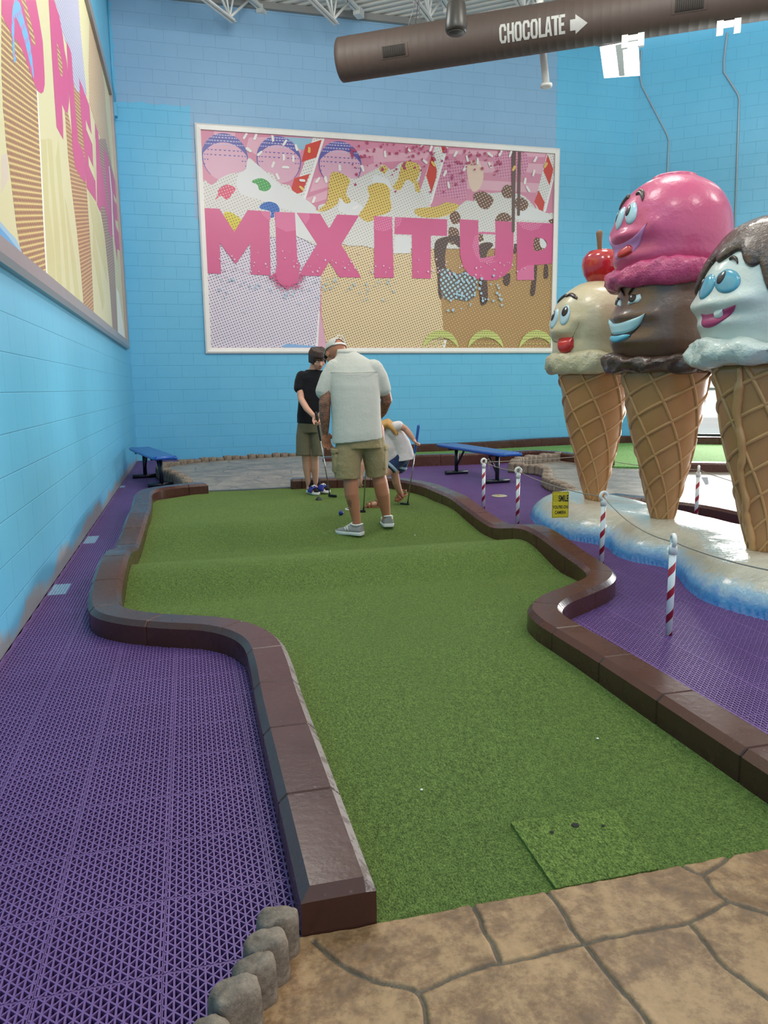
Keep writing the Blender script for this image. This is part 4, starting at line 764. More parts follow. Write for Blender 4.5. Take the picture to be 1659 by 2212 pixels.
def eye(sc, head, az, z, raz, rz, tilt, mat, paz, pz, praz, prz, h=.014):
    b = MB(); sc.disc(b, az, z, raz, rz, tilt, h); e = b.to('eye', mat, head); R_ = sc.r(az, z)
    dome = lambda a_, z_: .0042 + h * sqrt(max(0, 1 - (radians(a_ - az) * R_ / raz) ** 2 - ((z_ - z) / rz) ** 2))
    b = MB(); sc.disc(b, paz, pz, praz, prz, tilt * .5, .002, base=dome); b.to('pupil', blk, e)
    b = MB(); sc.disc(b, paz - 1.2, pz + prz * .45, praz * .22, prz * .26, 0, .001, base=lambda a_, z_: dome(a_, z_) + .0025, rings=3, n=12); b.to('glint', glint, e); return e
# vanilla cone with a cherry
def vanilla():
    ax, ay = 3.39, 5.88; r = thing('ice_cream_statue', 'tall waffle cone statue with pale vanilla scoop, red cherry and stuck-out tongue', 'ice cream statue', (ax, ay, .19)); cone_part(r, ax, ay)
    sc = Scoop(ax, ay, [(1.40, .33), (1.46, .355), (1.54, .36), (1.65, .375), (1.75, .37), (1.85, .34), (1.95, .265), (2.02, .16), (2.045, .08), (2.052, .004)], [(24, 1.71, 10, .05, .02), (80, 1.71, 10, .05, .02), (19, 1.66, 5, .09, -.014), (85, 1.66, 5, .09, -.014), (52, 1.64, 24, .05, .028), (52, 1.565, 30, .03, -.014)])
    h = sc.body().to('scoop', van, r); skirt(sc, 1.37, .15, .352, .014, 3).to('rim', vans, r)
    eye(sc, h, 42.5, 1.762, .056, .082, -6, eyew, 41.5, 1.787, .031, .040); eye(sc, h, 64, 1.745, .056, .082, 6, eyew, 66, 1.765, .031, .040)
    for f in (lambda q: q, lambda q: [(2 * 53.5 - a, z) for a, z in q]): b = MB(); sc.strip(b, f([(55, 1.92), (48, 1.938), (37, 1.93), (28.5, 1.898)]), f([(54, 1.91), (46, 1.915), (37, 1.893), (28, 1.876)]), .012); b.to('eyebrow', brow, h)
    b = MB(); sc.strip(b, [(20, 1.70), (23, 1.65), (31, 1.582), (52, 1.562), (74, 1.575), (82, 1.64)], [(20, 1.695), (24.5, 1.635), (32, 1.568), (52, 1.548), (73, 1.562), (81, 1.63)], .002, .001); b.to('mouth_line', plain('mouth_line_brown', '75603f', .5), h)
    b = MB(); sc.strip(b, [(56, 1.58), (46, 1.585), (38, 1.585), (29, 1.582)], [(50, 1.47), (44, 1.452), (35, 1.455), (28, 1.50)], .042, .004); b.to('tongue', red, h)
    c = sc.c + sc.l * .03; b = MB(); b.lathe([(.05, 2.0), (.105, 2.035), (.145, 2.10), (.162, 2.17), (.155, 2.235), (.115, 2.285), (.06, 2.30), (.015, 2.288)], (c.x, c.y, 0), 40); ch = b.to('cherry', plain('cherry_red', 'ad1f24', .15, coat=.6, var=.08, vs=5), r)
    b = MB(); p0 = Vector((c.x, c.y, 2.28)) - sc.l * .02; b.cap([p0, p0 + Vector((0, 0, .1)) - sc.l * .006, p0 + Vector((0, 0, .15)) - sc.l * .008], [.017, .022, .027], 12); b.to('cherry_stem', plain('stem_brown', '7b5a3c', .4), ch)
vanilla()
def double():
    ax, ay = 3.33, 4.80; r = thing('ice_cream_statue', 'tallest cone statue with grinning pink scoop stacked on a smirking chocolate scoop', 'ice cream statue', (ax, ay, .19)); cone_part(r, ax, ay)
    sc = Scoop(ax, ay, [(1.38, .33), (1.44, .365), (1.5, .385), (1.6, .38), (1.7, .37), (1.8, .345), (1.9, .34), (1.98, .33)], [(52, 1.66, 30, .03, .02), (16, 1.66, 8, .05, .016), (88, 1.66, 8, .05, .016), (52, 1.49, 30, .03, .012), (52, 1.575, 36, .04, -.012)])
    h = sc.body().to('chocolate_scoop', cho, r); skirt(sc, 1.345, .14, .36, .016, 6, 14).to('chocolate_rim', chod, r)
    N = [(45.5, 1.736), (44, 1.765), (39, 1.79), (31, 1.802)]; N2 = [(45, 1.733), (38, 1.741), (32, 1.744), (28.4, 1.77)]
    for f in (lambda q: q, mirror):
        b = MB(); sc.strip(b, f(N), f(N2), .012); e = b.to('eye', plain('eye_white', 'cfe0e2', .25, coat=.3), h); b = MB(); sc.disc(b, f([(39, 0)])[0][0] if f is not mirror else 2 * FACE0 - 39 + 3, 1.772, .031, .026, 0, .002, base=.0172); b.to('pupil', blk, e)
        b = MB(); sc.disc(b, (40.5 if f is not mirror else 2 * FACE0 - 36), 1.783, .006, .008, 0, .001, base=.0196, rings=3, n=10); b.to('glint', glint, e)
        b = MB(); sc.strip(b, f([(48.6, 1.812), (42, 1.853), (36.3, 1.874), (33, 1.874), (27, 1.853)]), f([(47.6, 1.800), (40.6, 1.838), (36, 1.858), (33, 1.860), (27.4, 1.843)]), .014); b.to('eyebrow', brow, h)
    up = [(20.5, 1.665), (30.8, 1.647), (42, 1.632), (56, 1.622), (72, 1.63), (82, 1.66)]; md = [(21.5, 1.655), (28, 1.585), (38, 1.545), (54, 1.535), (70, 1.548), (82, 1.64)]; lo = [(22, 1.65), (30, 1.56), (40, 1.508), (54, 1.482), (69, 1.508), (81, 1.63)]
    b = MB(); sc.strip(b, up, lo, .003, .004); mo = b.to('mouth', dark, h); b = MB(); sc.strip(b, up, md, .018, .007); b.to('upper_teeth', aqual, mo)
    b = MB(); sc.strip(b, [(36, 1.53), (42, 1.536), (54, 1.531), (66, 1.536), (72, 1.53)], [(38, 1.515), (44, 1.497), (54, 1.485), (64, 1.497), (71, 1.513)], .018, .007); b.to('lower_teeth', aqua, mo)
    s2 = Scoop(ax, ay, [(1.95, .33), (2.02, .372), (2.1, .385), (2.2, .392), (2.33, .378), (2.43, .335), (2.5, .28), (2.555, .2), (2.575, .155), (2.592, .145), (2.607, .10), (2.617, .004)], [(18, 2.24, 8, .05, .02), (86, 2.24, 8, .05, .02), (52, 2.19, 30, .04, .03), (52, 2.05, 36, .035, .014), (52, 2.12, 34, .05, -.016)])
    h2 = s2.body().to('strawberry_scoop', pnk, r); skirt(s2, 1.925, .15, .362, .014, 9, 9).to('strawberry_rim', pnks, r)
    eye(s2, h2, 43.5, 2.328, .052, .075, -14, eyew, 46.6, 2.345, .024, .036); eye(s2, h2, 61.5, 2.318, .052, .075, 8, eyew, 67, 2.332, .024, .036)
    for f in (lambda q: q, lambda q: [(2 * 53.5 - a, z) for a, z in q]): b = MB(); s2.strip(b, f([(46.5, 2.452), (42.5, 2.478), (36, 2.47), (31.5, 2.428), (32, 2.39)]), f([(46.2, 2.447), (42, 2.448), (38.5, 2.436), (35, 2.41), (32.2, 2.388)]), .014); b.to('eyebrow', brow, h2)
    up = [(21.7, 2.238), (31, 2.19), (41, 2.164), (56, 2.152), (70, 2.165), (82, 2.23)]; lo = [(22.4, 2.228), (26, 2.17), (33, 2.095), (44, 2.05), (60, 2.04), (73, 2.08), (82, 2.21)]
    b = MB(); s2.strip(b, up, lo, .004, .005); mo = b.to('mouth', lilac, h2); b = MB(); s2.strip(b, [(60, 2.09), (53, 2.118), (44, 2.132), (38, 2.10)], [(59, 2.052), (53, 2.045), (45, 2.05), (39, 2.07)], .018, .009); b.to('tongue', red, mo)
double()
def white():
    ax, ay = 3.28, 3.74; r = thing('ice_cream_statue', 'waffle cone statue with white scoop, chocolate topping, one tooth and big aqua eyes', 'ice cream statue', (ax, ay, .19)); cone_part(r, ax, ay, torn=True)
    P = [(1.40, .345), (1.47, .37), (1.54, .39), (1.65, .41), (1.72, .40), (1.83, .365), (1.94, .30), (2.03, .22), (2.075, .13), (2.088, .06), (2.092, .004)]
    sc = Scoop(ax, ay, P, [(20, 1.645, 9, .045, .022), (84, 1.645, 9, .045, .022), (52, 1.635, 30, .03, .02), (52, 1.53, 34, .03, .016), (52, 1.575, 30, .028, -.014)])
    h = sc.body().to('scoop', wht, r); skirt(sc, 1.37, .155, .372, .018, 12, 10).to('rim', whts, r)
    eye(sc, h, 36, 1.748, .088, .062, 22, eyec, 40.6, 1.77, .026, .037); eye(sc, h, 59, 1.738, .078, .068, -10, eyec, 67, 1.757, .026, .037)
    b = MB(); sc.strip(b, [(40.5, 1.868), (37, 1.882), (32.5, 1.872), (29.6, 1.842), (29.8, 1.833)], [(40, 1.862), (36.5, 1.862), (33.5, 1.852), (31, 1.84), (30, 1.832)], .014); b.to('eyebrow', brow, h)
    b = MB(); sc.strip(b, mirror([(40.5, 1.868), (37, 1.882), (32.5, 1.872), (29.6, 1.842)]), mirror([(40, 1.862), (36.5, 1.862), (33.5, 1.852), (30, 1.838)]), .014); b.to('eyebrow', brow, h)
    b = MB(); sc.strip(b, [(24.4, 1.616), (30.5, 1.611), (37, 1.603), (47, 1.593), (58, 1.591), (66, 1.597)], [(24.8, 1.612), (28, 1.582), (37, 1.53), (47, 1.505), (58, 1.508), (65.5, 1.565)], .003, .004); mo = b.to('mouth', magenta, h)
    b = MB(); sc.strip(b, [(46.4, 1.597), (43, 1.6), (40, 1.602), (36.6, 1.605)], [(45.6, 1.553), (43, 1.549), (40, 1.55), (37.6, 1.556)], .016, .007); b.to('tooth', plain('tooth_white', 'cfdcd8', .25, coat=.3), mo)
    # poured chocolate cap with drips
    edge = spline([(-90, 1.76), (-60, 1.70), (-38, 1.80), (-20, 1.70), (0, 1.66), (5, 1.70), (9, 1.775), (10.8, 1.822), (16, 1.808), (22, 1.826), (27, 1.866), (30.2, 1.90), (36, 1.908), (43, 1.886), (52, 1.865), (56, 1.868), (59.5, 1.89), (66, 1.862), (72, 1.80), (80, 1.735), (92, 1.715), (110, 1.72), (130, 1.80), (160, 1.70), (190, 1.80), (220, 1.72), (250, 1.80), (270, 1.76)], 150)
    s3 = Scoop(ax, ay, P); rows = []
    for a_, ze in edge: rows.append([s3.pt(a_, ze - .004, -.008)] + [s3.pt(a_, ze + (2.091 - ze) * q, .012 + .02 * sqrt(min(1, q * 6)) + .004 * vnoise(a_ / 9, q * 6, 3)) for q in (0, .01, .03, .07, .14, .25, .4, .55, .7, .82, .92, .97, 1.0)])
    b = MB(); b.grid(rows); b.to('chocolate_topping', chod, h)
white()
# ---- striped posts, rope and sign
def stripe():
    t = NT('candy_stripe'); x, y, z = t.xyz(); a = t.math('MULTIPLY', t.math('ARCTAN2', y, x), 1 / (2 * pi)); f = t.math('FRACT', t.math('ADD', t.math('MULTIPLY', z, 1 / .115), t.math('MULTIPLY', a, -1.0)))
    return t.fin(t.mix(t.math('LESS_THAN', f, .36), lin('dfe6e8'), lin('9c1f33')), .3, spec=.5)
MAT['stripe'] = stripe(); wpl = plain('white_post_cap', 'e4e6e4', .35)
PH = .43
def post(loc, label, rz, h=PH):
    r = thing('striped_post', label, 'post', loc, 0, 'candy striped posts round the statues', False); b = MB(); b.tube([(0, 0, 0), (0, 0, h)], .0165, 20); b.to('pole', MAT['stripe'], r)
    b = MB(); b.lathe([(.0, h - .03), (.0195, h - .03), (.0195, h + .006), (.012, h + .016), (.0, h + .016)], (0, 0, 0), 20); c = [(0.026 * cos(a) * cos(rz), .026 * cos(a) * sin(rz), h + .036 + .026 * sin(a)) for a in np.linspace(-pi / 2, 1.5 * pi, 25)]; b.tube(c, .0105, 10); b.to('ring_cap', wpl, r); return r
PO = [((2.80, 6.98), 'red and white striped post nearest the right bench, rope knotted on its ring', .2), ((2.77, 6.10), 'red and white striped post standing left of the yellow camera sign', .0), ((2.665, 4.50), 'red and white striped post against the snow mound with the yellow sign on its left', .1), ((2.205, 3.085), 'nearest red and white striped post standing alone on the purple floor', 1.2), ((4.26, 5.66), 'red and white striped post behind the mound, between the chocolate and white statues', 1.0), ((4.05, 7.2), 'red and white striped post half hidden behind the vanilla cone', .3), ((2.55, 2.2), 'red and white striped post beyond the near end of the snow mound', .8)]
for (x_, y_), lb, rz_ in PO: post((x_, y_, 0), lb, rz_)
ropem = plain('grey_rope', '8f8a80', .7)
def sag(p, q, s, n=14): return [tuple(Vector(p).lerp(Vector(q), i / n) - Vector((0, 0, s * 4 * (i / n) * (1 - i / n)))) for i in range(n + 1)]
b = MB(); Z = PH + .03; order = [5, 0, 1, 2, 3, 6]
for i in range(len(order) - 1): p, q = PO[order[i]][0], PO[order[i + 1]][0]; b.tube(sag((*p, Z), (*q, Z), (.01, .015, .03, .05, .05)[i]), .0035, 6)
p, q = PO[5][0], PO[4][0]; b.tube(sag((*p, Z), (*q, Z), .03), .0035, 6); b.tube(sag((*PO[4][0], Z), (4.3, 3.2, Z), .09), .0035, 6)
x_, y_ = PO[0][0]; b.tube([(x_ + .02, y_, Z), (x_ + .05, y_, Z + .03), (x_ + .075, y_, Z), (x_ + .06, y_, Z - .03), (x_ + .02, y_ - .01, Z - .01)], .004, 6); b.tube([(x_ + .05, y_, Z), (x_ + .06, y_ - .01, Z - .12)], .003, 6)
tag(b.to('barrier_rope', ropem, None, (2.7, 5.5, Z)), 'thin grey rope threaded through the rings of the striped posts', 'rope')
b = MB(); b.add([(4.26, 5.62, .40), (4.31, 5.6, .40), (4.325, 5.6, .34), (4.30, 5.61, .33)], [(0, 1, 2, 3)]); b.add([(4.262, 5.624, .40), (4.312, 5.604, .40), (4.327, 5.604, .34), (4.302, 5.614, .33)], [(0, 1, 2, 3)]); 
tag(b.to('tied_ribbon', plain('white_plastic', 'dfe6ea', .4), None, (4.3, 5.61, .37)), 'scrap of white plastic tied to the rope beside the far striped post', 'ribbon')
def text_mb(body, size, bold=0.0, sx=1.0):
    c = bpy.data.curves.new('t', 'FONT'); c.body = body; c.size = size; c.align_x = 'CENTER'; c.offset = bold; c.resolution_u = 4
    o = bpy.data.objects.new('t', c); COL.objects.link(o); dg = bpy.context.evaluated_depsgraph_get(); dg.update(); me = bpy.data.meshes.new_from_object(o.evaluated_get(dg)); bpy.data.objects.remove(o); bpy.data.curves.remove(c)
    vs = [(v.co.x * sx, v.co.y) for v in me.vertices]; fs = [tuple(p.vertices) for p in me.polygons]; bpy.data.meshes.remove(me); return vs, fs
# yellow sign hung from the rope between two posts
sg = thing('camera_sign', 'yellow SMILE YOU\'RE ON CAMERA sign hanging on the rope before the mound', 'sign', (2.64, 5.06, .325), radians(-9), None, False)
b = MB(); b.box((0, 0, 0), (.125, .004, .195)); b.to('sign_board', plain('sign_yellow', 'd3c01f', .4), sg)
b = MB()
for z_ in (-.092, .092): b.box((0, -.0025, z_), (.119, .001, .0015))
for x_ in (-.0595, .0595): b.box((x_, -.0025, 0), (.0015, .001, .184))
ink = plain('black_ink', '17150f', .5)
for bd, sz, bo, sx, ox, oz in (('SMILE', .064, .0022, .47, .022, .026), ("YOU'RE ON", .033, .0009, .66, 0, -.028), ('CAMERA', .033, .0009, .66, 0, -.068)):
    vs, fs = text_mb(bd, sz, bo, sx); b.add([(x_ + ox, -.003, y_ + oz) for x_, y_ in vs], fs, 0, False)
b.to('lettering', ink, sg)
b = MB(); ce = (-.036, .05)
b.loft([[(ce[0] + r_ * cos(a), -.003, ce[1] + r_ * 1.15 * sin(a)) for r_ in (.0195, .0208)] for a in np.linspace(0, 2 * pi, 28)], 0, False)
for dx_ in (-.006, .006): b.box((ce[0] + dx_, -.003, ce[1] + .007), (.0022, .001, .009))
b.loft([[(ce[0] + r_ * cos(a), -.003, ce[1] + r_ * sin(a)) for r_ in (.0115, .013)] for a in np.linspace(pi * 1.12, pi * 1.88, 14)], 0, False); b.to('smiley_face', plain('olive_ink', '3a3608', .5), sg)
b = MB(); b.tube([(-.05, 0, .095), (-.05, 0, .135)], .0015, 5); b.tube([(.05, 0, .095), (.05, 0, .125)], .0015, 5); b.to('hanging_wire', ropem, sg)
# ---- floor drain cover
dr = thing('drain_cover', 'round pale metal floor cover on the purple tiles beside the striped posts', 'floor cover', (3.27, 7.69, 0)); b = MB(); b.lathe([(.085, 0), (.085, .006), (.078, .010), (.0, .010)], (3.27, 7.69, 0), 28); b.to('plate', plain('pale_metal', 'b9b49c', .4, .4), dr); b = MB(); b.lathe([(.02, .010), (.02, .016), (0, .017)], (3.27, 7.69, 0), 14); b.to('knob', plain('brass', 'c5b060', .35, .6), dr)
# ---- benches
bl = plain('bench_blue', '1d4f9a', .35, coat=.2, var=.08, vs=60, bump=.3, bs=120, bd=.003); bb = plain('bench_rim_blue', '2660b4', .3, coat=.3); dk = plain('bench_black_navy', '121a28', .35, spec=.5)
def bench(loc, rz, label):
    r = thing('bench', label, 'bench', loc, rz, 'blue benches', False); L_, Wd, H_ = 1.72, .285, .40
    b = MB(); b.rbox((0, 0, H_ - .012), (Wd - .05, L_ - .05, .03), .03); s = b.to('seat', bl, r)
    b = MB(); c = [(x_, y_, H_ - .018) for x_, y_ in ((Wd / 2 - .02, L_ / 2 - .06), (Wd / 2 - .02, -L_ / 2 + .06), (Wd / 2 - .06, -L_ / 2 + .018), (-Wd / 2 + .06, -L_ / 2 + .018), (-Wd / 2 + .02, -L_ / 2 + .06), (-Wd / 2 + .02, L_ / 2 - .06), (-Wd / 2 + .06, L_ / 2 - .018), (Wd / 2 - .06, L_ / 2 - .018))]; c = [tuple(p) for p in spline(c, 60, True)]; c.append(c[0]); b.tube(c, [(.024, .02)] * len(c), 10); b.to('seat_rim', bb, s)
    for y_ in (-.56, .56):
        b = MB(); b.tube([(0, y_, .03), (0, y_, H_ - .03)], .026, 14); b.to('leg', dk, r)
        b = MB(); b.tube([(-.17, y_, .026), (.17, y_, .026)], .026, 14); b.to('foot', dk, r)
        b = MB(); b.tube([(-.12, y_, H_ - .045), (.12, y_, H_ - .045)], .02, 12); b.to('cross_bar', dk, r)
        b = MB(); b.tube([(0, y_, .11), (0, y_ * .55, H_ - .03)], .014, 10); b.to('brace', dk, r)
    return r
bench((-.49, 10.4, 0), radians(13), 'blue slatless bench by the left wall in front of the rear patio'); bench((3.62, 9.3, 0), radians(7), 'blue bench on the open purple floor near the striped posts')
# ---- ball, cup, marker, bits on the turf
def gz(x_, y_): return turf_z(x_, y_)
b = MB(); bx, by = 1.245, 6.40; b.ell((bx, by, gz(bx, by) + .0225), (.0215, .0215, .0215), 24, 16); tag(b.to('golf_ball', plain('ball_blue', '1b2a8c', .3, coat=.3), None, (bx, by, gz(bx, by))), 'dark blue golf ball on the turf beside the man\'s front foot', 'golf ball')
cu = thing('hole_cup', 'white rimmed golf hole in the turf just beyond the blue ball', 'golf hole', (1.40, 6.70, gz(1.4, 6.7))); b = MB(); z_ = gz(1.4, 6.7)
b.lathe([(.054, z_ - .02), (.058, z_ + .005), (.05, z_ + .008), (.049, z_ - .02)], (1.40, 6.70, 0), 30, 0, False); b.to('cup_rim', plain('cup_white', 'e6e8e4', .4), cu); b = MB(); b.lathe([(.05, z_ + .0035), (0.001, z_ + .0035)], (1.40, 6.70, 0), 24); b.to('hole', plain('hole_black', '0b0d08', .9), cu)
mk = (1.215, 7.38); b = MB(); z_ = gz(*mk); b.lathe([(.036, z_ - .002), (.034, z_ + .006), (.012, z_ + .032), (.0, z_ + .034)], (*mk, 0), 18); tag(b.to('turf_marker', plain('marker_black', '1b1a18', .5), None, (*mk, z_)), 'small black conical marker on the turf before the boy\'s sandals', 'marker')
for i, (x_, y_, lb) in enumerate(((.62, 2.02, 'tiny white crumb on the turf close to the left curb near the tee'), (1.30, 2.18, 'tiny white crumb on the turf close to the right curb'), (1.72, 5.75, 'tiny white crumb on the turf to the right of the man\'s raised shoe'))):
    b = MB(); b.ell((x_, y_, gz(x_, y_) + .004), (.005, .004, .003), 8, 5); tag(b.to('crumb', plain('crumb_white', 'ecebe4', .6), None, (x_, y_, gz(x_, y_))), lb, 'crumb')
# ================================================================== wall murals
for n_, c_ in (('ray', 'e0aabd'), ('ballcream', 'e6c9b8'), ('sky', '8fb8cf'), ('strawr', 'cc3a30'), ('white', 'ecebea'), ('creamw', 'dededf'), ('pinkstrip', 'dca8bd'), ('bluewash', '86b0dc'), ('letter', 'd0568a'), ('letterlight', 'd9709c'), ('drip', '5b403d'), ('spr', 'ebe6e4'), ('spry', 'e0b860'), ('speck', 'dfc0d4'), ('cyansp', 'a9c4d6'), ('fleck', 'b23a68'), ('ballpink', 'dba9bf'), ('ballpurp', '5a5aa6'), ('balldim', 'c6bfe0'), ('yball', 'c9cf7c'), ('ydim', '8a8a48'), ('pinkbg', 'd388a4'),
    ('lpink', 'd6c8b8'), ('lstripe', 'cfc890'), ('lwhite', 'f0efe2'), ('lblue', '5aa6dc'), ('lbluesoft', '9cc2d8'), ('lletter', 'cc4f86'), ('lbg', 'd9d3a6')): plain('art_' + n_, c_, .38)
for n_, a_, d_, sp, r_, an in (('rayhalf', 'd796b2', 'c06a92', .05, .33, 10), ('straww', 'e2e0de', '9a938e', .045, .2, 20), ('glassl', 'ddd5e4', '6d5f70', .045, .24, 20), ('glassm', 'e3cca2', '6d5232', .043, .24, 20), ('glassr', 'c29458', '5f3c22', .05, .42, 30), ('cream', 'dcdad6', 'a09690', .045, .2, 25), ('sweetr', 'd4466c', 'ffffff', .045, .14, 20), ('sweetg', '3f9c4e', '9fd0a0', .045, .18, 20), ('sweetb', '2f6fc0', '123c80', .045, .25, 20), ('sweety', 'd9c83a', '7a6a18', .045, .22, 20), ('yellow', 'dcc068', '8a6420', .045, .24, 20), ('choc', '6a4534', 'd8c8b4', .05, .22, 30), ('syrup', '4a3838', 'b08a60', .05, .16, 30), ('cyanhalf', '6a5a54', 'a6d0de', .07, .34, 35), ('letterhalf', 'dc7aa4', 'cf4f86', .04, .33, 20),
    ('lpurp', 'cfd1d9', '8a88b8', .04, .38, 8), ('lorange', 'd6cca4', 'b07650', .04, .38, 8), ('lbrown', 'd8c27e', '84483a', .034, .40, 12), ('lbrownd', 'd0b078', '94583a', .034, .40, 12), ('lbrown3', 'b8a28c', '845c48', .034, .40, 12), ('lswoosh', '6fb0e0', 'c86aa8', .08, .2, 30)): halftone('art_' + n_, a_, d_, sp, r_, an)
MAT['art_glassr'] = halftone('art_glassr2', 'cba56c', '6e4c30', .052, .42, 30, inner=.24)
SOFT = {'cream', 'creamw', 'yellow', 'choc', 'syrup', 'sweetr', 'sweetg', 'sweetb', 'sweety', 'ballcream', 'cyanhalf', 'lswoosh', 'rayhalf', 'lblue', 'lbluesoft'}
def art(name, items, extra, w0, w1, z0, z1, bg, parent, step=.00004):
    names = [bg]; b = MB(); b.add([(w0, -.006, z0), (w1, -.006, z0), (w1, -.006, z1), (w0, -.006, z1)], [(0, 1, 2, 3)], 0, False); k = 1
    for m_, pts in items + extra:
        if m_ not in names: names.append(m_)
        if m_ in SOFT and len(pts) >= 5: pts = [tuple(p) for p in spline(pts, len(pts) * 5, True)]
        if len(pts) >= 3: b.poly([(p[0], -.006 - step * k, p[1]) for p in pts], names.index(m_))
        k += 1
    # every face looks out of the wall
    bm = bmesh.new(); me = b.mesh(name); bm.from_mesh(me); bm.normal_update()
    for f in bm.faces:
        if f.normal.y > 0: f.normal_flip()
    bm.to_mesh(me); bm.free(); o = bpy.data.objects.new(name, me); COL.objects.link(o)
    for n_ in names: me.materials.append(MAT['art_' + n_])
    o.parent = parent; return o
def circ(cx, cy, r, n=16, a0=0, a1=2 * pi): return [(cx + r * cos(a), cy + r * sin(a)) for a in np.linspace(a0, a1, n, endpoint=a1 - a0 < 6.28)]
def ballart(cx, cy, r, disc, cap, dim, zmin=None):
    out = []
    if disc: out.append((disc, circ(cx, cy, r, 36)))
    up = circ(cx, cy, r, 26, radians(8), radians(172)); low = [(cx + r * .985 * cos(a), cy + r * (.56 + .06 * sin(a)) - (r * .50 * abs(cos(a)) ** 2.2)) for a in np.linspace(pi - .12, .12, 26)]; out.append((cap, up + low))
    for el in (66, 54, 42, 31):
        n = int(15 * cos(radians(el)) + 3)
        for i in range(n):
            az = radians(-78 + 156 * (i + .5 * (int(el) % 2)) / n); e = radians(el); x_ = cx + r * cos(e) * sin(az); z_ = cy + r * sin(e) * .97 + r * .02
            out.append((dim, [(x_ + r * .055 * cos(az) * cos(a), z_ + r * .026 * sin(a) + .004) for a in np.linspace(0, 2 * pi, 8, endpoint=False)]))
    if disc:
        for sg in (1, -1): out.append((cap, [(cx + sg * r * cos(a), cy + r * sin(a)) for a in np.linspace(radians(20), radians(-48), 14)] + [(cx + sg * r * (.955 - .02 * sin(a)) * cos(a), cy + r * .99 * sin(a)) for a in np.linspace(radians(-48), radians(20), 14)]))
    for el in (19, 7, -5, -16):
        n = 13
        for i in range(n):
            az = radians(-80 + 160 * (i + .5 * (el % 2)) / n)
            if el < 0 and abs(az) < .7 + (-el) * .02: continue
            e = radians(el); x_ = cx + r * cos(e) * sin(az); z_ = cy + r * sin(e); w_ = r * .06 * max(cos(az), .35)
            out.append((cap, [(x_ + w_ * cos(a), z_ - r * .065 * abs(sin(a))) for a in np.linspace(0, pi, 7)] + [(x_ + w_ * cos(a), z_ - r * .018 * abs(sin(a))) for a in np.linspace(pi, 0, 7)][1:-1]))
    return out
ALU = plain('mural_frame_white', 'e8e5e0', .3, .0, .6, var=.05, vs=8); ALUG = plain('mural_frame_grey', '9b9494', .35, .3, var=.06, vs=6)
def frame(parent, w0, w1, z0, z1, fw, d, mats):
    r = [((w0, z0), (w1, z0), (0, 1)), ((w1, z0), (w1, z1), (-1, 0)), ((w1, z1), (w0, z1), (0, -1)), ((w0, z1), (w0, z0), (1, 0))]
    b = MB(); o = [(w0, z0), (w1, z0), (w1, z1), (w0, z1)]; i_ = [(w0 + fw, z0 + fw), (w1 - fw, z0 + fw), (w1 - fw, z1 - fw), (w0 + fw, z1 - fw)]; m_ = [(w0 + fw * .3, z0 + fw * .3), (w1 - fw * .3, z0 + fw * .3), (w1 - fw * .3, z1 - fw * .3), (w0 + fw * .3, z1 - fw * .3)]
    for k in range(4):
        n = (k + 1) % 4; P = lambda a, y_: (a[0], y_, a[1])
        b.add([P(o[k], 0), P(o[n], 0), P(o[n], -d * .75), P(o[k], -d * .75), P(m_[k], -d), P(m_[n], -d), P(i_[k], -d * .8), P(i_[n], -d * .8), P(i_[k], 0), P(i_[n], 0)], [(0, 1, 2, 3), (3, 2, 5, 4), (4, 5, 7, 6), (6, 7, 9, 8)], 0, False)
    return b.to('frame', mats, parent)
BW, BH = 6.56, 3.70
mu = thing('wall_mural', 'white framed milkshake mural reading MIX IT UP on the far blue wall', 'mural', (.352, DB, 1.805), 0, None, False)
frame(mu, 0, BW, 0, BH, .095, .06, ALU)
R2 = random.Random(5); ex = []
i0 = next(i for i, q in enumerate(BACK_ART) if q[0] == 'cream'); balls = []
for c_ in BALLS: balls += ballart(*c_, 'ballpink', 'ballpurp', 'balldim')
for c_ in YBALLS: ex += [(m_, [(px_, max(pz_, .1)) for px_, pz_ in p_]) for m_, p_ in ballart(*c_, None, 'yball', 'ydim')]
for i in range(120): x_ = R2.uniform(2.6, 5.4); z_ = 3.58 - abs(R2.gauss(0, .30)); ex.append(('fleck', circ(x_, z_, R2.uniform(.01, .03), 6)))
for i in range(120): x_ = R2.uniform(.2, 6.0); z_ = 1.36 + abs(R2.gauss(0, .18)); ex.append(('speck', circ(x_, z_, R2.uniform(.006, .02), 6)))
for i in range(90): x_ = R2.uniform(.2, 3.4); z_ = 1.3 - abs(R2.gauss(0, .22)); ex.append(('cyansp', circ(x_, z_, R2.uniform(.008, .022), 6)))
ex.append(('letter', circ(1.445, 1.34, .2, 24, pi, 2 * pi)))
for i in range(260): a_ = R2.uniform(pi, 2 * pi); q_ = abs(R2.gauss(0, .05)); ex.append(('letter', circ(1.445 + (.215 + q_) * cos(a_), 1.34 + (.17 + q_) * sin(a_), R2.uniform(.006, .014), 5)))
for i in range(45): ex.append(('cyansp', circ(R2.uniform(4.35, 5.45), R2.uniform(.75, 1.45), R2.uniform(.014, .03), 7)))
art('picture', BACK_ART[:i0] + balls + BACK_ART[i0:], ex, .06, BW - .06, .06, BH - .06, 'pinkbg', mu)
lm = thing('wall_mural', 'grey framed ice cream mural reading SUPREME along the left wall', 'mural', (-AL, 0, 0), radians(90), None, False)
LY0, LY1, LZ0, LZ1 = 2.4, 12.80, 1.83, 5.64
frame(lm, LY0, LY1, LZ0, LZ1, .13, .055, ALUG)
art('picture', LEFT_ART, [], LY0 + .08, LY1 - .08, LZ0 + .08, LZ1 - .08, 'lbg', lm, .00005)
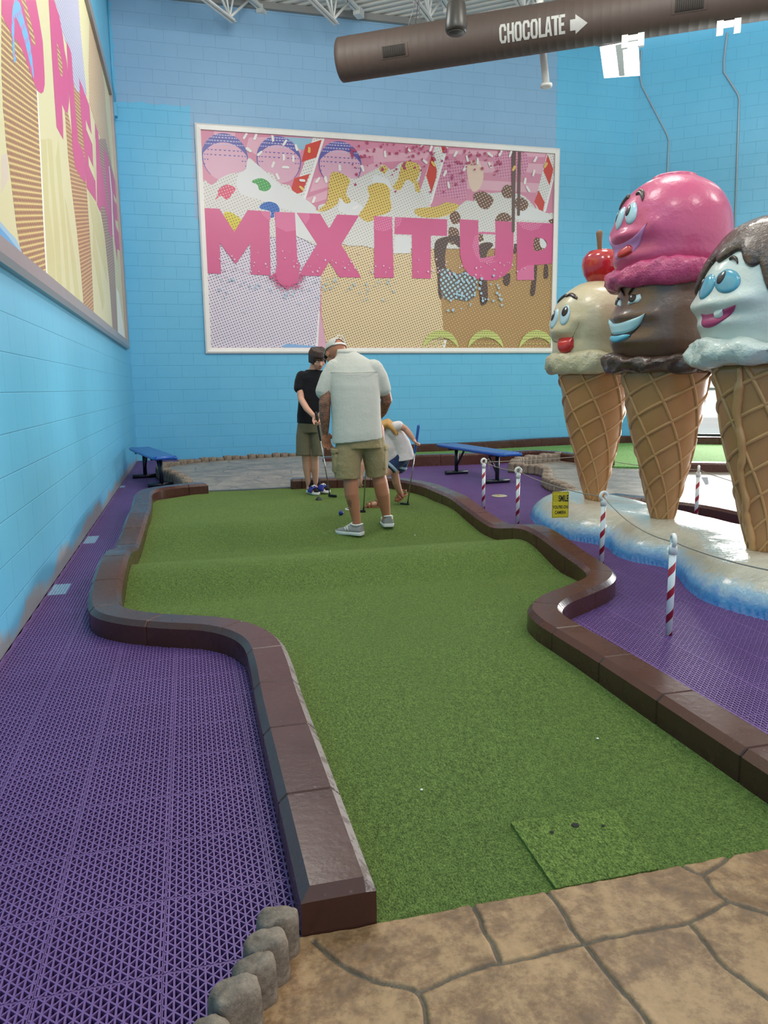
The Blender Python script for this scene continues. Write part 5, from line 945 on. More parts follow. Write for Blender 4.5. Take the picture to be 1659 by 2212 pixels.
# ================================================================== things overhead
brn = plain('duct_brown', '473b35', .6, .0, var=.1, vs=5); 
D0 = Vector((2.2, 10.6, 5.45)); DV = Vector((.84, -.543, 0)).normalized(); DR = .262; DN = Vector((0, 0, 1)).cross(DV)   # DN: away from the viewer
def dp(s, a, r=DR): return D0 + DV * s + (DN * -cos(a) + Vector((0, 0, 1)) * sin(a)) * r   # a=0 faces the viewer
du = thing('air_duct', 'long round brown air duct lettered CHOCOLATE hanging under the ceiling', 'air duct', tuple(D0)); b = MB(); N = 48; rings = []; s = 0.0
prof = [(0, .0), (0.0, .6), (0, .97)]
while s < 7.5:
    for q, k in ((0, 1.0), (.05, 1.0), (.055, 1.004), (.066, 1.004), (.071, 1.0)): prof.append((s + q, k))
    s += .105
for s, k in prof: rings.append([dp(s, 2 * pi * i / N, max(DR * k, .004)) for i in range(N)])
b.loft(rings, 0, True); b.to('duct_body', brn, du)
for s0, s1, lb in ((.65, .95, 0), (4.1, 4.4, 1)):
    b = MB(); fr = []
    for a in np.linspace(radians(-4), radians(-37), 8): fr.append([dp(s0 - .035, a, DR * 1.018), dp(s1 + .035, a, DR * 1.018)])
    b.grid(fr, 0); rows_ = [fr[0], fr[-1]]
    v_ = b.to('vent_frame', brn, du)
    b = MB(); g = [[dp(s0, a, DR * 1.022), dp(s1, a, DR * 1.022)] for a in np.linspace(radians(-7), radians(-34), 8)]; b.grid(g); b.to('vent_opening', plain('vent_dark', '16130f', .7), v_)
    b = MB(); 
    for k in range(13): ss = s0 + (s1 - s0) * (k + .5) / 13; b.tube([dp(ss, a, DR * 1.028) for a in np.linspace(radians(-7), radians(-34), 6)], .0045, 5)
    b.to('vent_louvres', plain('louvre_brown', '3c332e', .5), v_)
# lettering painted round the duct
LET = {'C': [[(0, .2), (.2, 0), (.8, 0), (1, .2), (1, .38), (.68, .38), (.68, .22), (.6, .15), (.4, .15), (.32, .22), (.32, .78), (.4, .85), (.6, .85), (.68, .78), (.68, .62), (1, .62), (1, .8), (.8, 1), (.2, 1), (0, .8)]],
 'H': [[(0, 0), (.33, 0), (.33, .42), (.67, .42), (.67, 0), (1, 0), (1, 1), (.67, 1), (.67, .58), (.33, .58), (.33, 1), (0, 1)]],
 'O': [[(0, .2), (.2, 0), (.5, 0), (.5, .15), (.4, .15), (.32, .22), (.32, .78), (.4, .85), (.5, .85), (.5, 1), (.2, 1), (0, .8)], [(1, .2), (.8, 0), (.5, 0), (.5, .15), (.6, .15), (.68, .22), (.68, .78), (.6, .85), (.5, .85), (.5, 1), (.8, 1), (1, .8)]],
 'L': [[(0, 0), (1, 0), (1, .16), (.38, .16), (.38, 1), (0, 1)]], 'T': [[(.33, 0), (.67, 0), (.67, .84), (1, .84), (1, 1), (0, 1), (0, .84), (.33, .84)]],
 'A': [[(0, 0), (.3, 0), (.36, .2), (.5, .2), (.5, .36), (.41, .36), (.5, .78), (.5, 1), (.3, 1)], [(1, 0), (.7, 0), (.64, .2), (.5, .2), (.5, .36), (.59, .36), (.5, .78), (.5, 1), (.7, 1)]],
 'E': [[(0, 0), (1, 0), (1, .16), (.4, .16), (.4, .42), (.85, .42), (.85, .58), (.4, .58), (.4, .84), (1, .84), (1, 1), (0, 1)]]}
def on_duct(b, polys, cuts=9):
    for P in polys:
        bm = bmesh.new(); vs = [bm.verts.new((x_, y_, 0)) for x_, y_ in P]; bm.faces.new(vs)
        y0, y1 = min(p[1] for p in P), max(p[1] for p in P)
        for k in range(1, cuts): bmesh.ops.bisect_plane(bm, geom=bm.verts[:] + bm.edges[:] + bm.faces[:], plane_co=(0, y0 + (y1 - y0) * k / cuts, 0), plane_no=(0, 1, 0))
        bmesh.ops.triangulate(bm, faces=bm.faces); bm.verts.index_update()
        b.add([dp(v.co.x, v.co.y, DR * 1.016) for v in bm.verts], [tuple(v.index for v in f.verts) for f in bm.faces]); bm.free()
b = MB(); xs0 = [85, 165, 240, 320, 400, 480, 540, 605, 678]; xs1 = [157, 235, 313, 394, 472, 541, 612, 690, 740]; A1, A0 = radians(1.0), radians(-42.5)
for ch, x0_, x1_ in zip('CHOCOLATE', xs0, xs1):
    s0 = 2.13 + (x0_ - 85) / 655 * .77; s1 = 2.13 + (x1_ - 85) / 655 * .77
    on_duct(b, [[(s0 + (s1 - s0) * px_, A0 + (A1 - A0) * pz_) for px_, pz_ in P] for P in LET[ch]])
lt = plain('stencil_white', 'a9aaa6', .6, var=.12, vs=30); b.to('lettering', lt, du)
b = MB(); on_duct(b, [[(2.957, radians(-38)), (3.017, radians(-38)), (3.017, radians(-47)), (3.155, radians(-26)), (3.017, radians(-3.5)), (3.017, radians(-13.7)), (2.957, radians(-13.7))]]); b.to('arrow', lt, du)
for k, s_ in enumerate((1.08, 3.3, 5.4)): b = MB(); b.tube([dp(s_, radians(80)), dp(s_, radians(90), CEIL - 5.45)], .006, 5); b.tube([dp(s_ - .12, radians(60)), dp(s_, radians(90), DR + .45), dp(s_ - .12, radians(120))], .005, 5); b.to('hanger_wire', plain('wire_grey', '77777a', .5, .4), du)
# small white clips under the duct
wm = plain('white_steel', 'd2d2ce', .4, .1); cl = plain('conduit_grey', '9fb0ba', .4, .2)
for s_, lb in ((3.66, 'white clip under the duct just behind the bright ceiling light'), (4.68, 'white clip under the duct at the head of the right-hand wall pipe')):
    c_ = dp(s_, radians(-78), DR + .05); b = MB(); an = math.atan2(DV.y, DV.x)
    for q in (-.09, .09): b.box(c_ + DV * q + Vector((0, 0, .0)), (.07, .05, .16), an)
    b.box(c_ + Vector((0, 0, .02)), (.2, .04, .06), an); tag(b.to('duct_clip', wm, None, tuple(c_)), lb, 'bracket')
# pipes on the right wall
b = MB(); b.tube([rw(.10, 7.3, .02), rw(.10, 6.86, .02), rw(.14, 6.68, .02), rw(.62, 5.78, .02), rw(.66, 5.66, .02), rw(.68, 2.7, .02)], .014, 8); tag(b.to('wall_conduit', cl, None, tuple(rw(.66, 5, .02))), 'thin bent pipe on the blue wall behind the pink scoop, bending left below the light', 'pipe')
b = MB(); b.tube([rw(1.56, 7.35, .02), rw(1.53, 6.9, .02), rw(1.54, 6.7, .02), rw(1.79, 6.30, .02), rw(1.82, 6.2, .02), rw(1.9, 2.7, .02)], .017, 8); tag(b.to('wall_conduit', cl, None, tuple(rw(1.8, 5, .02))), 'bent pipe on the blue wall at the right edge, running up to the duct clip', 'pipe')
b = MB(); b.tube([(-AL + .02, 13.5, 7.3), (-AL + .02, 13.46, 5.62)], .014, 8); b.box((-AL + .03, 13.47, 5.56), (.05, .12, .2)); b.tube([(-AL + .04, 13.3, 5.9), (-AL + .05, 13.42, 5.75), (-AL + .04, 13.47, 5.62)], .008, 6)
tag(b.to('wall_conduit', plain('conduit_blue', '5fb0d2', .4), None, (-AL, 13.5, 6.4)), 'blue painted pipe and box in the far left corner above the side mural', 'pipe')
# white pipe end poking down below the duct
c_ = dp(2.72, radians(-70), .1) + Vector((.1, .5, .25)); b = MB(); e_ = c_ + Vector((.10, .02, -.62)); b.tube([(c_.x - .06, c_.y + .1, CEIL), c_, e_], .045, 16); b.lathe([(.05, -.02), (.075, -.02), (.075, .015), (.05, .02)], tuple(e_), 16); tag(b.to('pipe_end', wm, None, tuple(c_)), 'white flanged pipe end poking out below the lettered duct', 'pipe')
# ---- steel roof joists
JD = Vector((.6, .8, 0)); JP = Vector((.8, -.6, 0)); tips = [(1.01, 12.98), (2.57, 12.70), (4.0, 12.30), (5.35, 11.80), (6.7, 11.2)]; lbs = ['white steel roof joist nearest the left wall, its tip pointing at the far wall', 'white steel roof joist in the middle above the far mural', 'white steel roof joist ending just above the brown duct', 'white steel roof joist behind the black speaker and the duct', 'white steel roof joist above the duct near the bright ceiling light']
for (tx, ty), lb in zip(tips, lbs):
    r = thing('roof_joist', lb, 'roof joist', (tx, ty, 6.8), 0, 'white steel roof joists'); T_ = Vector((tx, ty, 6.8)); top = 7.34; an = math.atan2(JD.y, JD.x)
    b = MB()
    for sd in (-.03, .03): c_ = T_ - JD * 2.5 + JP * sd; b.box(c_, (5.0, .035, .012), an); b.box(c_ + Vector((0, 0, .02)) - JP * (.012 if sd > 0 else -.012), (5.0, .008, .05), an)
    b.to('bottom_chord', wm, r); b = MB(); 
    for sd in (-.03, .03): c_ = T_ - JD * 2.05 + JP * sd; c_.z = top; b.box(c_, (5.9, .04, .05), an)
    b.to('top_chord', wm, r); L0 = 5.0
    s_ = .12; pts = []
    for k in range(5):
        p0 = T_ - JD * s_; pts.append((p0, k)); s_ += 1.05
    for p0, k in pts:
        for dx_ in (.62, .2, -.12, -.55):
            p1 = p0 + JD * dx_; p1.z = top; b = MB(); b.tube([p0 + Vector((0, 0, .02)), p1], .021 if abs(dx_) > .3 else .016, 8); b.to('web_bar', wm, r)
    b = MB(); e_ = T_ + JD * .86; e_.z = top - .02; b.box(e_, (.18, .12, .12), an); b.to('bearing_seat', wm, r)
# ---- pendant speaker
sp = thing('pendant_speaker', 'black pendant loudspeaker hanging in front of the brown duct', 'loudspeaker', (2.937, 8.2, 5.0)); b = MB(); b.lathe([(.05, .150), (.088, .145), (.097, .13), (.116, -.06), (.115, -.11), (.105, -.135), (.092, -.142)], (2.937, 8.2, 5.0), 36); b.to('cabinet', plain('speaker_black', '27241f', .4), sp)
b = MB(); b.lathe([(.09, -.142), (.086, -.15), (.0, -.154)], (2.937, 8.2, 5.0), 30); b.to('grille', plain('grille_grey', '3a3935', .6, bump=.4, bs=300, bd=.002), sp); b = MB(); b.tube([(2.937, 8.2, 5.14), (2.937, 8.2, CEIL)], .004, 6); b.tube([(2.91, 8.2, 5.14), (2.937, 8.2, 5.23), (2.965, 8.2, 5.14)], .006, 6); b.to('hanging_cable', wm, sp)
# ---- hanging high bay light
FZ = 5.3
f_ = thing('ceiling_light', 'square white high bay light with glowing tubes hanging below the duct', 'ceiling light', (5.4, 9.4, FZ))
Q = [Vector(FIX[0]), Vector(FIX[1]), Vector(FIX[2]), Vector(FIX[3])]
def fq(u, v, dz=0): a = Q[0].lerp(Q[1], u); d = Q[3].lerp(Q[2], u); p = a.lerp(d, v); return p + Vector((0, 0, dz))
b = MB(); b.loft([[fq(0, 0, .10), fq(1, 0, .10), fq(1, 1, .10), fq(0, 1, .10)], [fq(-.01, -.01, .0), fq(1.01, -.01, .0), fq(1.01, 1.01, .0), fq(-.01, 1.01, .0)]], 0, False, False); b.add([fq(0, 0, .1), fq(1, 0, .1), fq(1, 1, .1), fq(0, 1, .1)], [(0, 1, 2, 3)], 0, False)
b.add([fq(.40, .02, .0), fq(.60, .02, .0), fq(.58, .98, .0), fq(.42, .98, .0), fq(.38, .02, .06), fq(.62, .02, .06), fq(.62, .98, .06), fq(.38, .98, .06)], [(0, 1, 2, 3), (0, 4, 7, 3), (1, 5, 6, 2)], 0, False)
b.to('housing', plain('fixture_white', 'e8e6e2', .35), f_)
t = NT('glowing_tube'); t.b.inputs['Emission Color'].default_value = (1, .93, .82, 1); t.b.inputs['Emission Strength'].default_value = 30; t.fin(lin('ffffff'), .4)
for u in (.10, .25, .72, .88): b = MB(); b.tube([fq(u, .04, .035), fq(u, .96, .035)], .019, 10); b.to('lamp_tube', t.m, f_)
b = MB(); m_ = fq(.5, .05, .1); tp = Vector((m_.x, m_.y, FZ + .75))
b.tube([m_, Vector((m_.x, m_.y, CEIL))], .016, 8); b.tube([fq(0.02, .05, .1), tp], .004, 5); b.tube([fq(.98, .05, .1), tp], .004, 5); b.to('suspension', wm, f_)
# ================================================================== people
def V3(*a): return Vector(a)
def basis(fwd, up):
    f = Vector(fwd).normalized(); r = f.cross(Vector(up)).normalized(); u = r.cross(f).normalized(); return Matrix((r, f, u)).transposed()   # columns right, forward, up
def hand(b, w, d, nrm, thumb, s=1.0, curl=(35, 38, 42, 46), tcurl=25, spread=.0):
    d = Vector(d).normalized(); n = Vector(nrm); n = (n - d * n.dot(d)).normalized(); lat = d.cross(n)
    if lat.dot(Vector(thumb)) < 0: lat = -lat
    w = Vector(w); b.cap([w - d * .015 * s, w + d * .02 * s], [.024 * s, .026 * s], 12)
    lens = (.066, .074, .069, .054)
    for k in range(4):
        o = (.029 - .0195 * k) * s; kn = w + d * (.088 - .004 * abs(k - 1.2)) * s + lat * o
        b.cap([w + d * .012 * s + lat * o * .6, w + d * .05 * s + lat * o * .9, kn], [.0135 * s, .0145 * s, .0115 * s], 10)
        dr = (d + lat * spread * (1.5 - k)).normalized(); p = kn; P = [p]; an = 0
        for q, c_ in zip((.45, .31, .24), (.9, 1.15, .9)):
            an += radians(curl[k]) * c_ * (1 if q != .45 else .7); p = p + (dr * cos(an) + n * sin(an)) * lens[k] * q * s * 1.02; P.append(p)
        b.cap(P, [.0105 * s, .0098 * s, .0088 * s, .0076 * s], 9)
    b.ell(w + d * .05 * s + n * .004 * s, (.036 * s, .045 * s, .014 * s), 14, 8, Matrix((lat, d, n)).transposed())
    t0_ = w + d * .022 * s + lat * .024 * s; td = (lat * .72 + d * .62 + n * .28).normalized(); t1 = t0_ + td * .042 * s; td2 = (td * cos(radians(tcurl)) + (d * .8 + n * .5).normalized() * sin(radians(tcurl))).normalized(); t2 = t1 + td2 * .032 * s; t3 = t2 + td2 * .024 * s
    b.cap([w + d * .012 * s + lat * .012 * s, t0_, t1, t2, t3], [.014 * s, .0155 * s, .0125 * s, .0112 * s, .0088 * s], 9)
def head(b, c, fwd, up, s=1.0):
    M = basis(fwd, up); c = Vector(c); P = lambda x_, y_, z_: c + M @ Vector((x_ * s, y_ * s, z_ * s))
    b.ell(P(0, -.012, .025), (.074 * s, .094 * s, .088 * s), 24, 16, M); b.ell(P(0, .028, -.035), (.058 * s, .062 * s, .075 * s), 20, 14, M); b.ell(P(0, .052, -.088), (.028 * s, .026 * s, .022 * s), 14, 8, M)
    b.cap([P(0, .082, .012), P(0, .094, -.010), P(0, .102, -.028)], [.009 * s, .011 * s, .0145 * s], 10); b.ell(P(0, .088, -.062), (.022 * s, .009 * s, .008 * s), 12, 8, M)
    b.cap([P(-.045, .075, .03), P(-.015, .088, .028), P(.015, .088, .028), P(.045, .075, .03)], .008 * s, 8)
    for q in (-1, 1): b.ell(P(q * .076, -.004, -.006), (.010 * s, .018 * s, .031 * s), 12, 8, M); b.ell(P(q * .04, .06, -.028), (.022 * s, .02 * s, .02 * s), 12, 8, M)
    return P, M
def face(P, M, body, s, lipc='a8685c', browc='2c201a'):
    for q in (-1, 1):
        b = MB(); b.ell(P(q * .031, .080, .008), (.0125 * s, .009 * s, .0085 * s), 14, 9, M); e = b.to('eye', plain('eye_sclera', 'e4e0da', .25), body); b = MB(); b.ell(P(q * .031, .0865, .007), (.0055 * s, .004 * s, .0055 * s), 10, 7, M); b.to('iris', plain('iris_dark', '2e2018', .25), e)
        b = MB(); b.cap([P(q * .014, .096, .026), P(q * .032, .093, .033), P(q * .05, .082, .027)], .0042 * s, 7); b.to('eyebrow', plain('hair_' + browc, browc, .7), body)
    b = MB(); b.cap([P(-.022, .090, -.058), P(-.008, .0985, -.056), P(.008, .0985, -.056), P(.022, .090, -.058)], .004 * s, 7); b.cap([P(-.018, .09, -.064), P(0, .097, -.067), P(.018, .09, -.064)], .0045 * s, 7); b.to('lips', plain('lips_' + lipc, lipc, .45), body)
def ring(c, rx, ry, n=40, tilt=(0, 0), pw=2.3):
    out = []
    for k in range(n):
        a = 2 * pi * k / n; ca, sa = cos(a), sin(a); q = (abs(ca) ** pw + abs(sa) ** pw) ** (-1 / pw); x_, y_ = rx * q * ca, ry * q * sa; out.append((c[0] + x_, c[1] + y_, c[2] + x_ * tilt[0] + y_ * tilt[1]))
    return out
def shoe(body_parent, heel, d, L_, Wd, mats, name='shoe', tilt=0.0, white=True):
    # low trainer: heel point on the ground, direction of the toe
    d = Vector((d[0], d[1], 0)).normalized(); l = Vector((-d.y, d.x, 0)); h = Vector(heel); sole = []; up = []
    def P(s_, w_, z_): return h + d * s_ * L_ + l * w_ * Wd + Vector((0, 0, z_ + tilt * (1 - s_) * L_))
    out = [(0.0, .30), (.03, .42), (.15, .47), (.4, .42), (.62, .5), (.8, .48), (.93, .33), (1.0, .1)]
    rr = lambda k, z_, f=1.0, sh=0.0: [P(s_ * (1 - sh) + sh * .5, w_ * f, z_) for s_, w_ in out] + [P(s_ * (1 - sh) + sh * .5, -w_ * f, z_) for s_, w_ in reversed(out)]
    b = MB(); b.loft([rr(0, 0, .92), rr(0, .006), rr(0, .022), rr(0, .028, .96)]); so = None
    u = MB(); U = [(0.02, .33, .085, .075), (.1, .42, .085, .085), (.25, .42, .08, .078), (.4, .40, .082, .07), (.55, .43, .07, .065), (.72, .46, .055, .05), (.88, .38, .045, .038), (.985, .12, .03, .028)]; rows = []
    for s_, w_, z_, zc in U:
        rows.append([P(s_, w_ * cos(a) * (1 if a < 9 else 1), .022 + (z_ - .022) * (sin(a) ** .75 if 0 < a < pi else 0)) for a in np.linspace(0, pi, 13)])
    u.loft(rows, 0, True); upo = u.to(name, mats[0], body_parent); b.to('sole', mats[1], upo)
    # collar, laces, side mark
    b = MB(); c = [P(.03, .0, .092), P(.07, .28, .088), P(.2, .33, .084), P(.34, .26, .088), P(.40, .0, .094), P(.34, -.26, .088), P(.2, -.33, .084), P(.07, -.28, .088)]; cc = [tuple(p) for p in spline(c, 28, True)]; cc.append(cc[0]); b.tube(cc, .0065, 7); b.to('collar', mats[2], upo)
    b = MB()
    for k in range(4): s_ = .44 + .075 * k; b.tube([P(s_, .24, .074 - .010 * k), P(s_ + .02, 0, .088 - .011 * k), P(s_, -.24, .074 - .010 * k)], .004, 6)
    b.to('laces', mats[2], upo); b = MB()
    for q in (1, -1):
        for a0, a1 in (((.44, .035), (.48, .072)), ((.48, .072), (.53, .035)), ((.53, .035), (.57, .066))): b.tube([P(a0[0], q * .435, a0[1]), P(a1[0], q * .425, a1[1])], .0042, 5)
    b.to('side_mark', mats[2], upo); return upo
def club(name, label, top, bot, hd, gripc, glen=.25, toe=.06):
    r = thing(name, label, 'golf putter', tuple(top)); t_, o_ = Vector(top), Vector(bot); d = (o_ - t_).normalized()
    b = MB(); b.tube([t_ + d * glen * .8, o_], .0055, 10); b.to('shaft', plain('chrome_shaft', 'a9a9ac', .18, .9), r); b = MB(); b.cap([t_, t_ + d * glen * .5, t_ + d * glen], [.0145, .0135, .0105], 12); b.to('grip', gripc, r)
    h = Vector(hd).normalized(); b = MB(); M = basis(h, (0, 0, 1)); b.rbox(o_ + h * toe * .55, (.024, toe * 1.7, .026), .008, M=M); b.cap([o_ - d * .03, o_], [.008, .010], 10); b.to('club_head', plain('club_black', '19191b', .4, .2), r); return r
def person(name, label, org, group=None):
    r = thing(name, label, 'person', org, -YAW, group, False); return r
def loc2w(org, p): 
    l0 = Vector((cos(YAW), -sin(YAW), 0)); f0 = Vector((sin(YAW), cos(YAW), 0)); return Vector(org) + l0 * p[0] + f0 * p[1] + Vector((0, 0, p[2]))
def cloth(name, c, rough=.85, stripes=None, fold=.5, fs=9):
    t = NT(name); x, y, z = t.xyz(); col = t.mix(t.noise(5, detail=3), tuple(v * .9 for v in lin(c)[:3]) + (1,), lin(c))
    if stripes:
        f = t.math('FRACT', t.math('MULTIPLY', t.math('ADD', x, t.math('MULTIPLY', t.noise(3), .01)), 1 / .011)); col = t.mix(t.math('MULTIPLY', t.math('LESS_THAN', f, .3), .38), col, lin(stripes)); f2 = t.math('FRACT', t.math('MULTIPLY', z, 1 / .009)); col = t.mix(t.math('MULTIPLY', t.math('LESS_THAN', f2, .22), .07), col, lin(stripes))
    t.bump(t.math('ADD', t.noise(fs, detail=4), t.math('MULTIPLY', t.noise(90, detail=2), .12)), fold, .03); t.b.inputs['Sheen Weight'].default_value = .1; MAT[name] = t.fin(col, rough, spec=.2); return MAT[name]
def skin(name, c, ink=False):
    t = NT(name); x, y, z = t.xyz(); col = t.mix(t.noise(14, detail=4), tuple(v * .88 for v in lin(c)[:3]) + (1,), lin(c))
    if ink:
        a = t.new('ShaderNodeAttribute', attribute_name='ink'); w_ = t.new('ShaderNodeTexWave', wave_type='RINGS'); w_.inputs['Scale'].default_value = 22; w_.inputs['Distortion'].default_value = 9; w_.inputs['Detail'].default_value = 3; w_.inputs['Detail Scale'].default_value = 2.2; t.link(t.co, w_.inputs['Vector'])
        m = t.math('MULTIPLY', a.outputs['Fac'], t.math('ADD', .30, t.math('MULTIPLY', t.math('GREATER_THAN', t.math('ADD', t.math('MULTIPLY', w_.outputs['Fac'], .3), t.noise(26, detail=5)), .66), .45))); col = t.mix(m, col, lin('2f3336'))
    t.bump(t.noise(160, detail=3), .08, .003); t.b.inputs['Subsurface Weight'].default_value = .06; t.b.inputs['Subsurface Radius'].default_value = (.012, .005, .003); MAT[name] = t.fin(col, .48, spec=.4); return MAT[name]
# ---------------- the man
MO = (1.315, 5.836, .05)
man = person('person', 'person in pale striped shirt, khaki cargo shorts and white cap, back turned, holding a putter', MO)
b = MB()
for hip, kn, ca, an in (((-.10, .02, .82), (-.095, .0, .475), (-.088, -.02, .32), (-.052, .015, .085)), ((.085, .05, .82), (.125, .11, .465), (.158, .12, .30), (.188, .19, .10))):
    b.cap([hip, tuple((Vector(hip) + Vector(kn)) / 2), kn, tuple(Vector(kn) * .55 + Vector(ca) * .45 + Vector((0, -.008, 0))), ca, tuple(Vector(ca) * .45 + Vector(an) * .55), an], [.092, .078, .056, .06, .058, .044, .034], 18)
for an, d in (((-.052, .015, .05), (-.9, .35)), ((.188, .19, .055), (-.1, 1))): b.cap([(an[0], an[1], an[2] - .008), (an[0] + d[0] * .1, an[1] + d[1] * .1, an[2] - .02)], [.028, .018], 12); b.cap([(an[0], an[1], an[2] + .05), an], [.033, .036], 12)
b.loft([ring((-.015, .02, .76), .15, .11), ring((-.03, .03, .86), .165, .115), ring((-.045, .055, 1.0), .165, .11), ring((-.055, .08, 1.15), .175, .115), ring((-.062, .10, 1.26), .178, .105), ring((-.07, .12, 1.33), .13, .085), ring((-.09, .145, 1.39), .075, .062)])
b.cap([(-.075, .12, 1.34), (-.105, .165, 1.385), (-.155, .215, 1.40)], [.07, .06, .056], 16)
b.cap([(-.06, .10, 1.31), (-.225, .11, 1.295)], [.07, .058], 14); b.cap([(-.232, .11, 1.29), (-.262, .07, 1.16), (-.288, .03, 1.03), (-.291, .045, .93), (-.292, .07, .815)], [.06, .053, .046, .044, .029], 16)
b.cap([(-.06, .10, 1.31), (.11, .12, 1.295)], [.07, .058], 14); b.cap([(.12, .12, 1.29), (.168, .13, 1.17), (.200, .16, 1.05), (.165, .30, .96), (.105, .44, .875)], [.06, .053, .045, .042, .029], 16)
hand(b, (-.292, .075, .80), (.10, .14, -1), (.45, -.85, .1), (1, -.2, 0), 1.0, (28, 26, 30, 36), 15, .12)
hand(b, (.098, .455, .862), (-.35, .45, -.62), (-.85, .2, .1), (-.3, .2, .8), 1.0, (80, 85, 88, 90), 40)
P, M = head(b, (-.205, .275, 1.425), (-.42, .80, -.36), (-.15, .35, .9), 1.02)
bd = fuse(b, 'body', skin('skin_tan', 'b5795c', True), man, .0045, 4)
me = bd.data; ink = np.zeros(len(me.vertices), np.float32); co = np.empty(len(me.vertices) * 3, np.float32); me.vertices.foreach_get('co', co); co = co.reshape(-1, 3)
for A_, B_, r_ in (((-.262, .07, 1.16), (-.288, .03, 1.03), .07), ((-.288, .03, 1.03), (-.292, .07, .84), .065), ((.168, .13, 1.17), (.200, .16, 1.05), .07), ((.200, .16, 1.05), (.105, .44, .89), .06), ((-.115, -.07, .25), (-.112, -.07, .22), .03)):
    A_, B_ = np.array(A_), np.array(B_); q = np.clip(((co - A_) @ (B_ - A_)) / ((B_ - A_) @ (B_ - A_)), 0, 1); d = np.linalg.norm(co - (A_ + q[:, None] * (B_ - A_)), axis=1); ink = np.maximum(ink, (d < r_).astype(np.float32))
me.attributes.new('ink', 'FLOAT', 'POINT').data.foreach_set('value', ink)
face(P, M, bd, 1.02)
# shirt
sh = cloth('shirt_pale_stripe', 'c9cac2', .85, '7d878e', .45, 5); b = MB(); T_ = (.09, 0)
b.loft([ring((-.037, .03, .735), .200, .150, tilt=T_), ring((-.037, .03, .80), .198, .145, tilt=(.06, 0)), ring((-.042, .045, .92), .194, .138, tilt=(.03, 0)), ring((-.048, .06, 1.04), .197, .136), ring((-.055, .082, 1.16), .203, .136), ring((-.062, .10, 1.25), .206, .128), ring((-.068, .118, 1.315), .188, .108), ring((-.078, .138, 1.37), .142, .088), ring((-.092, .155, 1.405), .10, .075), ring((-.112, .172, 1.428), .078, .068)])
b.cap([(-.20, .115, 1.295), (-.248, .095, 1.22), (-.292, .07, 1.125)], [.084, .080, .070], 20); b.cap([(.095, .12, 1.288), (.138, .122, 1.22), (.170, .128, 1.14)], [.083, .077, .066], 20)
so = fuse(b, 'shirt', sh, man, .006, 5)
b = MB(); rows = []
for k in range(21):
    a = radians(190 + 160 * k / 20); rows.append([(-.112 + .074 * cos(a), .178 + .066 * sin(a), 1.405), (-.112 + .083 * cos(a), .170 + .078 * sin(a), 1.418), (-.118 + .070 * cos(a), .180 + .062 * sin(a), 1.452), (-.118 + .062 * cos(a), .182 + .054 * sin(a), 1.448)])
b.grid(rows); b.to('collar', sh, so)
b = MB(); b.tube([(-.06 + .196 * cos(a), .085 + .128 * sin(a), 1.262 + .010 * abs(cos(a))) for a in np.linspace(radians(200), radians(340), 18)], .003, 6); b.to('yoke_seam', sh, so)
# shorts
kh = cloth('khaki_canvas', '9b8c69', .9, None, .7, 10); b = MB()
b.loft([ring((-.012, .02, .68), .17, .125), ring((-.02, .02, .76), .178, .125), ring((-.03, .025, .84), .162, .115)])
b.tube([(-.098, .02, .77), (-.108, .01, .66), (-.118, .0, .55), (-.119, -.005, .44)], [.098, .108, .106, .103], 26); b.tube([(.078, .045, .77), (.088, .06, .66), (.102, .085, .55), (.112, .105, .455)], [.095, .098, .092, .086], 26)
ss_ = fuse(b, 'cargo_shorts', kh, man, .006, 4)
for c, dx_, rz_ in (((-.212, .0, .575), .05, .15), ((.178, .085, .59), .035, -.2)):
    b = MB(); b.rbox(c, (dx_, .13, .17), .02, rz_); pk = b.to('cargo_pocket', kh, ss_); b = MB(); b.rbox((c[0], c[1], c[2] + .085), (dx_ + .012, .138, .04), .015, rz_); b.to('pocket_flap', kh, pk)
b = MB(); b.lathe([(.009, -.002), (.009, .002), (0, .003)], (0, 0, 0), 12); b.v = [(-.19 + x_, -.115 + .004 - z_ * 1.0, .655 + y_) for x_, y_, z_ in b.v]; b.to('pocket_button', plain('button_brown', '5a4030', .5), ss_)
# cap with snap strap
capm = plain('cap_mesh_grey', 'c3c1bd', .8, bump=.5, bs=400, bd=.002); capw = plain('cap_white', 'e2e1de', .7)
b = MB(); rows = []; N = 48
for i in range(15):
    el = radians(4 + 86 * i / 14); rows.append([P(.080 * cos(el) * cos(2 * pi * k / N), -.010 + .100 * cos(el) * sin(2 * pi * k / N), .022 + .094 * sin(el)) for k in range(N)])
vs = [p for r in rows for p in r]; fs = []
for i in range(14):
    for k in range(N):
        az = (360 * (k + .5) / N - 270 + 540) % 360 - 180; e = 4 + 86 * (i + .5) / 14
        if abs(az) < 34 and e < 40 * sqrt(max(0, 1 - (az / 34) ** 2)) : continue
        fs.append((i * N + k, i * N + (k + 1) % N, (i + 1) * N + (k + 1) % N, (i + 1) * N + k))
b.add(vs, fs); cp_ = b.to('cap', capm, man); m_ = cp_.modifiers.new('t', 'SOLIDIFY'); m_.thickness = .004; m_.offset = 1
b = MB(); b.tube([P(.083 * cos(a), -.010 + .104 * sin(a), .034) for a in np.linspace(radians(228), radians(312), 14)], [(.009, .003)] * 14, 8, flat=tuple(M @ Vector((0, 0, 1)))); b.to('cap_strap', capw, cp_)
b = MB(); b.tube([P(.084 * cos(radians(270 + q)), -.010 + .105 * sin(radians(270 + q)), .028 + .072 * sqrt(max(0, 1 - (q / 34) ** 2))) for q in np.linspace(-34, 34, 18)], .0042, 7); b.to('cap_opening_trim', capw, cp_)
